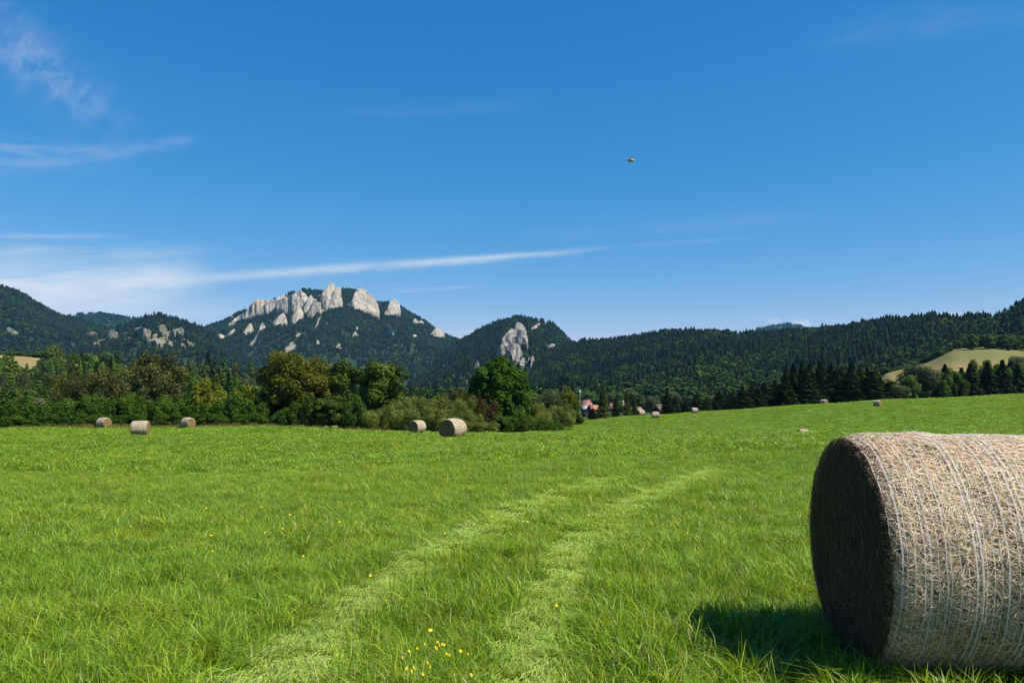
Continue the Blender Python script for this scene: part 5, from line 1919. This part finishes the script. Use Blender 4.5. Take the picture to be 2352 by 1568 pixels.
def village():
    RED = m_plain('red_roof_tiles', (0.27, 0.115, 0.088), 0.8, 0.2, 0.12, 1.5)
    ORANGE = m_plain('orange_roof_tiles', (0.28, 0.12, 0.07), 0.8, 0.2, 0.12, 1.5)
    BROWN = m_plain('brown_roof_sheet', (0.20, 0.13, 0.095), 0.7, 0.3, 0.1, 1.5)
    GREY = m_plain('grey_roof_sheet', (0.27, 0.28, 0.29), 0.6, 0.4, 0.1, 1.5)
    WHITE = m_plain('white_render', (0.42, 0.40, 0.36), 0.9, 0.2, 0.06, 1.0)
    TIMBER = m_plain('dark_timber', (0.045, 0.03, 0.02), 0.8, 0.2, 0.3, 2.0)
    GLASS = m_plain('window_glass', (0.03, 0.035, 0.04), 0.15, 0.6, 0.1, 3.0)
    FRAME = m_plain('window_frame', (0.7, 0.69, 0.66), 0.6, 0.3, 0.05, 3.0)

    def house(x, yridge, d, w, dp, hw, hr, roofm, wallm, heading, label, hip=0.0, chimney=True, chim_m=None):
        p = at(x, yridge, d)
        o = link('house', None, None, (p[0], d, p[2] - hw - hr), R(heading))
        tag(o, label, 'house')
        mb = MB()
        mb.box(-w / 2, w / 2, -dp / 2, dp / 2, -4, hw)
        if not hip:
            for s in (-1, 1):
                x0 = s * w / 2
                mb.add([(x0, -dp / 2, hw), (x0, dp / 2, hw), (x0, 0, hw + hr), (x0 - s * 0.2, -dp / 2, hw), (x0 - s * 0.2, dp / 2, hw), (x0 - s * 0.2, 0, hw + hr)],
                       [(0, 1, 4, 3)], [(0, 1, 2), (3, 5, 4)])
        link('wall', mb.mesh('wall', [wallm]), o)
        e, t = 0.45, 0.22
        mb = MB()
        for s in (-1, 1):
            y1, z1 = s * (dp / 2 + e), hw - e * hr / (dp / 2)
            V = []
            for dz in (0.02, t):
                V += [(-w / 2 - e, y1, z1 + dz), (w / 2 + e, y1, z1 + dz), (w / 2 + e - hip, 0, hw + hr + dz), (-w / 2 - e + hip, 0, hw + hr + dz)]
            mb.add(V, [(0, 1, 2, 3), (7, 6, 5, 4), (0, 4, 5, 1), (1, 5, 6, 2), (2, 6, 7, 3), (3, 7, 4, 0)])
        if hip:
            for s in (-1, 1):
                xe = s * (w / 2 + e)
                y1, z1 = dp / 2 + e, hw - e * hr / (dp / 2) + t
                mb.add([(xe, -y1, z1), (xe, y1, z1), (xe - s * hip, 0, hw + hr + t)], None, [(0, 1, 2)])
        rf = link('roof', mb.mesh('roof', [roofm]), o)
        if chimney:
            mb = MB()
            cx = w * 0.28
            mb.box(cx, cx + 0.6, -0.9, -0.35, hw + hr * 0.45, hw + hr + 0.9)
            mb.box(cx - 0.08, cx + 0.68, -0.98, -0.27, hw + hr + 0.9, hw + hr + 1.02)
            link('chimney', mb.mesh('chimney', [chim_m or WHITE]), rf)
        for k in range(max(2, int(w / 2.6))):
            wx = -w / 2 + w * (k + 0.5) / max(2, int(w / 2.6))
            mb = MB()
            for a in ((-0.55, 0.55, 0.9, 1.0), (-0.55, 0.55, 2.1, 2.2), (-0.55, -0.45, 1.0, 2.1), (0.45, 0.55, 1.0, 2.1)):
                mb.box(wx + a[0], wx + a[1], -dp / 2 - 0.05, -dp / 2 - 0.003, a[2], a[3])
            f = link('window', mb.mesh('window', [FRAME]), o)
            mb = MB()
            mb.box(wx - 0.45, wx + 0.45, -dp / 2 - 0.025, -dp / 2 - 0.004, 1.0, 2.1)
            link('pane', mb.mesh('pane', [GLASS]), f)
        return o

    house(1349, 919.5, 330, 4.4, 6.0, 3.0, 2.5, RED, WHITE, -12, 'house with a large pinkish red roof beside the tallest pointed conifer', 0.8, False)
    house(1345, 931.5, 300, 2.6, 4.5, 2.0, 1.2, GREY, TIMBER, 6, 'low house with a pale grey roof below the red roof', 0, False)
    house(1362, 930.5, 290, 2.6, 4.2, 2.2, 1.4, ORANGE, TIMBER, 16, 'dark shed with an orange roof against the pointed conifer', 0, False)
    house(1424, 924, 360, 3.4, 5.0, 2.6, 2.2, RED, WHITE, 10, 'small house with red roof and white wall between conifers')
    house(1408, 926, 365, 2.6, 5.0, 2.6, 2.2, RED, WHITE, -10, 'house with a glimpse of dull red roof behind conifers', 0, False)
    house(1465, 935, 340, 2.2, 4.0, 2.2, 1.4, BROWN, TIMBER, 20, 'low brown roofed house peeping out behind the small bale', 0, False)
    house(1519, 929.5, 235, 3.4, 4.6, 2.4, 2.3, BROWN, TIMBER, 28, 'dark timber cottage with a brown roof and white chimney', 0, True)
    PAINT = m_plain('white_mast_paint', (0.75, 0.76, 0.78), 0.5, 0.4, 0.05, 2.0)
    # forked white mast over the trees
    p = at(1332.3, 902, 380)
    zb = terrain(p[0], 380)
    o = link('antenna_mast', None, None, (p[0], 380, zb))
    tag(o, 'thin white forked mast rising above the village trees', 'mast')
    hh = p[2] - zb
    link('pole', mk_mesh('pole', *tube([(0, 0, 0), (0, 0, hh)], [0.06, 0.05], 8), mats=[PAINT], smooth=True), o)
    for s in (-1, 1):
        link('fork', mk_mesh('fork', *tube([(0, 0, hh), (s * 0.25, 0, hh + 0.5), (s * 0.34, 0, hh + 1.5)], [0.12, 0.15, 0.16], 8), mats=[PAINT], smooth=True), o)


village()


def dead_branches():
    g = np.random.default_rng(12)
    p = at(128, 916, 101)
    o = link('dead_branch', None, None, p)
    tag(o, 'pale bare dead branches sticking out of the hedge', 'branch')
    sc = 101 / F0
    for j, (a, b, c) in enumerate((((0, 0), (-16, 3), (-32, 7)), ((-4, -3), (-14, -2), (-19, -9)), ((0, -2), (-10, -7), (-20, -9)), ((4, -4), (2, -9), (-2, -13)))):
        pts = [(q[0] * sc, -2.6 - 0.4 * i, q[1] * sc) for i, q in enumerate((a, b, c))]
        link('limb', mk_mesh('limb', *tube(pts, [0.045, 0.03, 0.012], 6), mats=[BARK_PALE], smooth=True), o)


dead_branches()


# ------------------------------------------------------------------ air
def haze():
    m, nt, b, out = mat_new('valley_air')
    v = b.new('ShaderNodeVolumePrincipled')
    v.inputs['Color'].default_value = (0.24, 0.62, 1.0, 1)
    v.inputs['Density'].default_value = HAZE_DENSITY
    v.inputs['Density Attribute'].default_value = ''
    v.inputs['Anisotropy'].default_value = 0.0
    nt.links.new(v.outputs[0], out.inputs['Volume'])
    m.cycles.homogeneous_volume = True
    mb = MB()
    mb.box(-6700, 6700, -6700, 6700, -16.5, 620)
    o = link('haze', mb.mesh('haze', [m]))
    tag(o, 'thin blue air that pales the far hills', 'haze', kind='stuff')


haze()
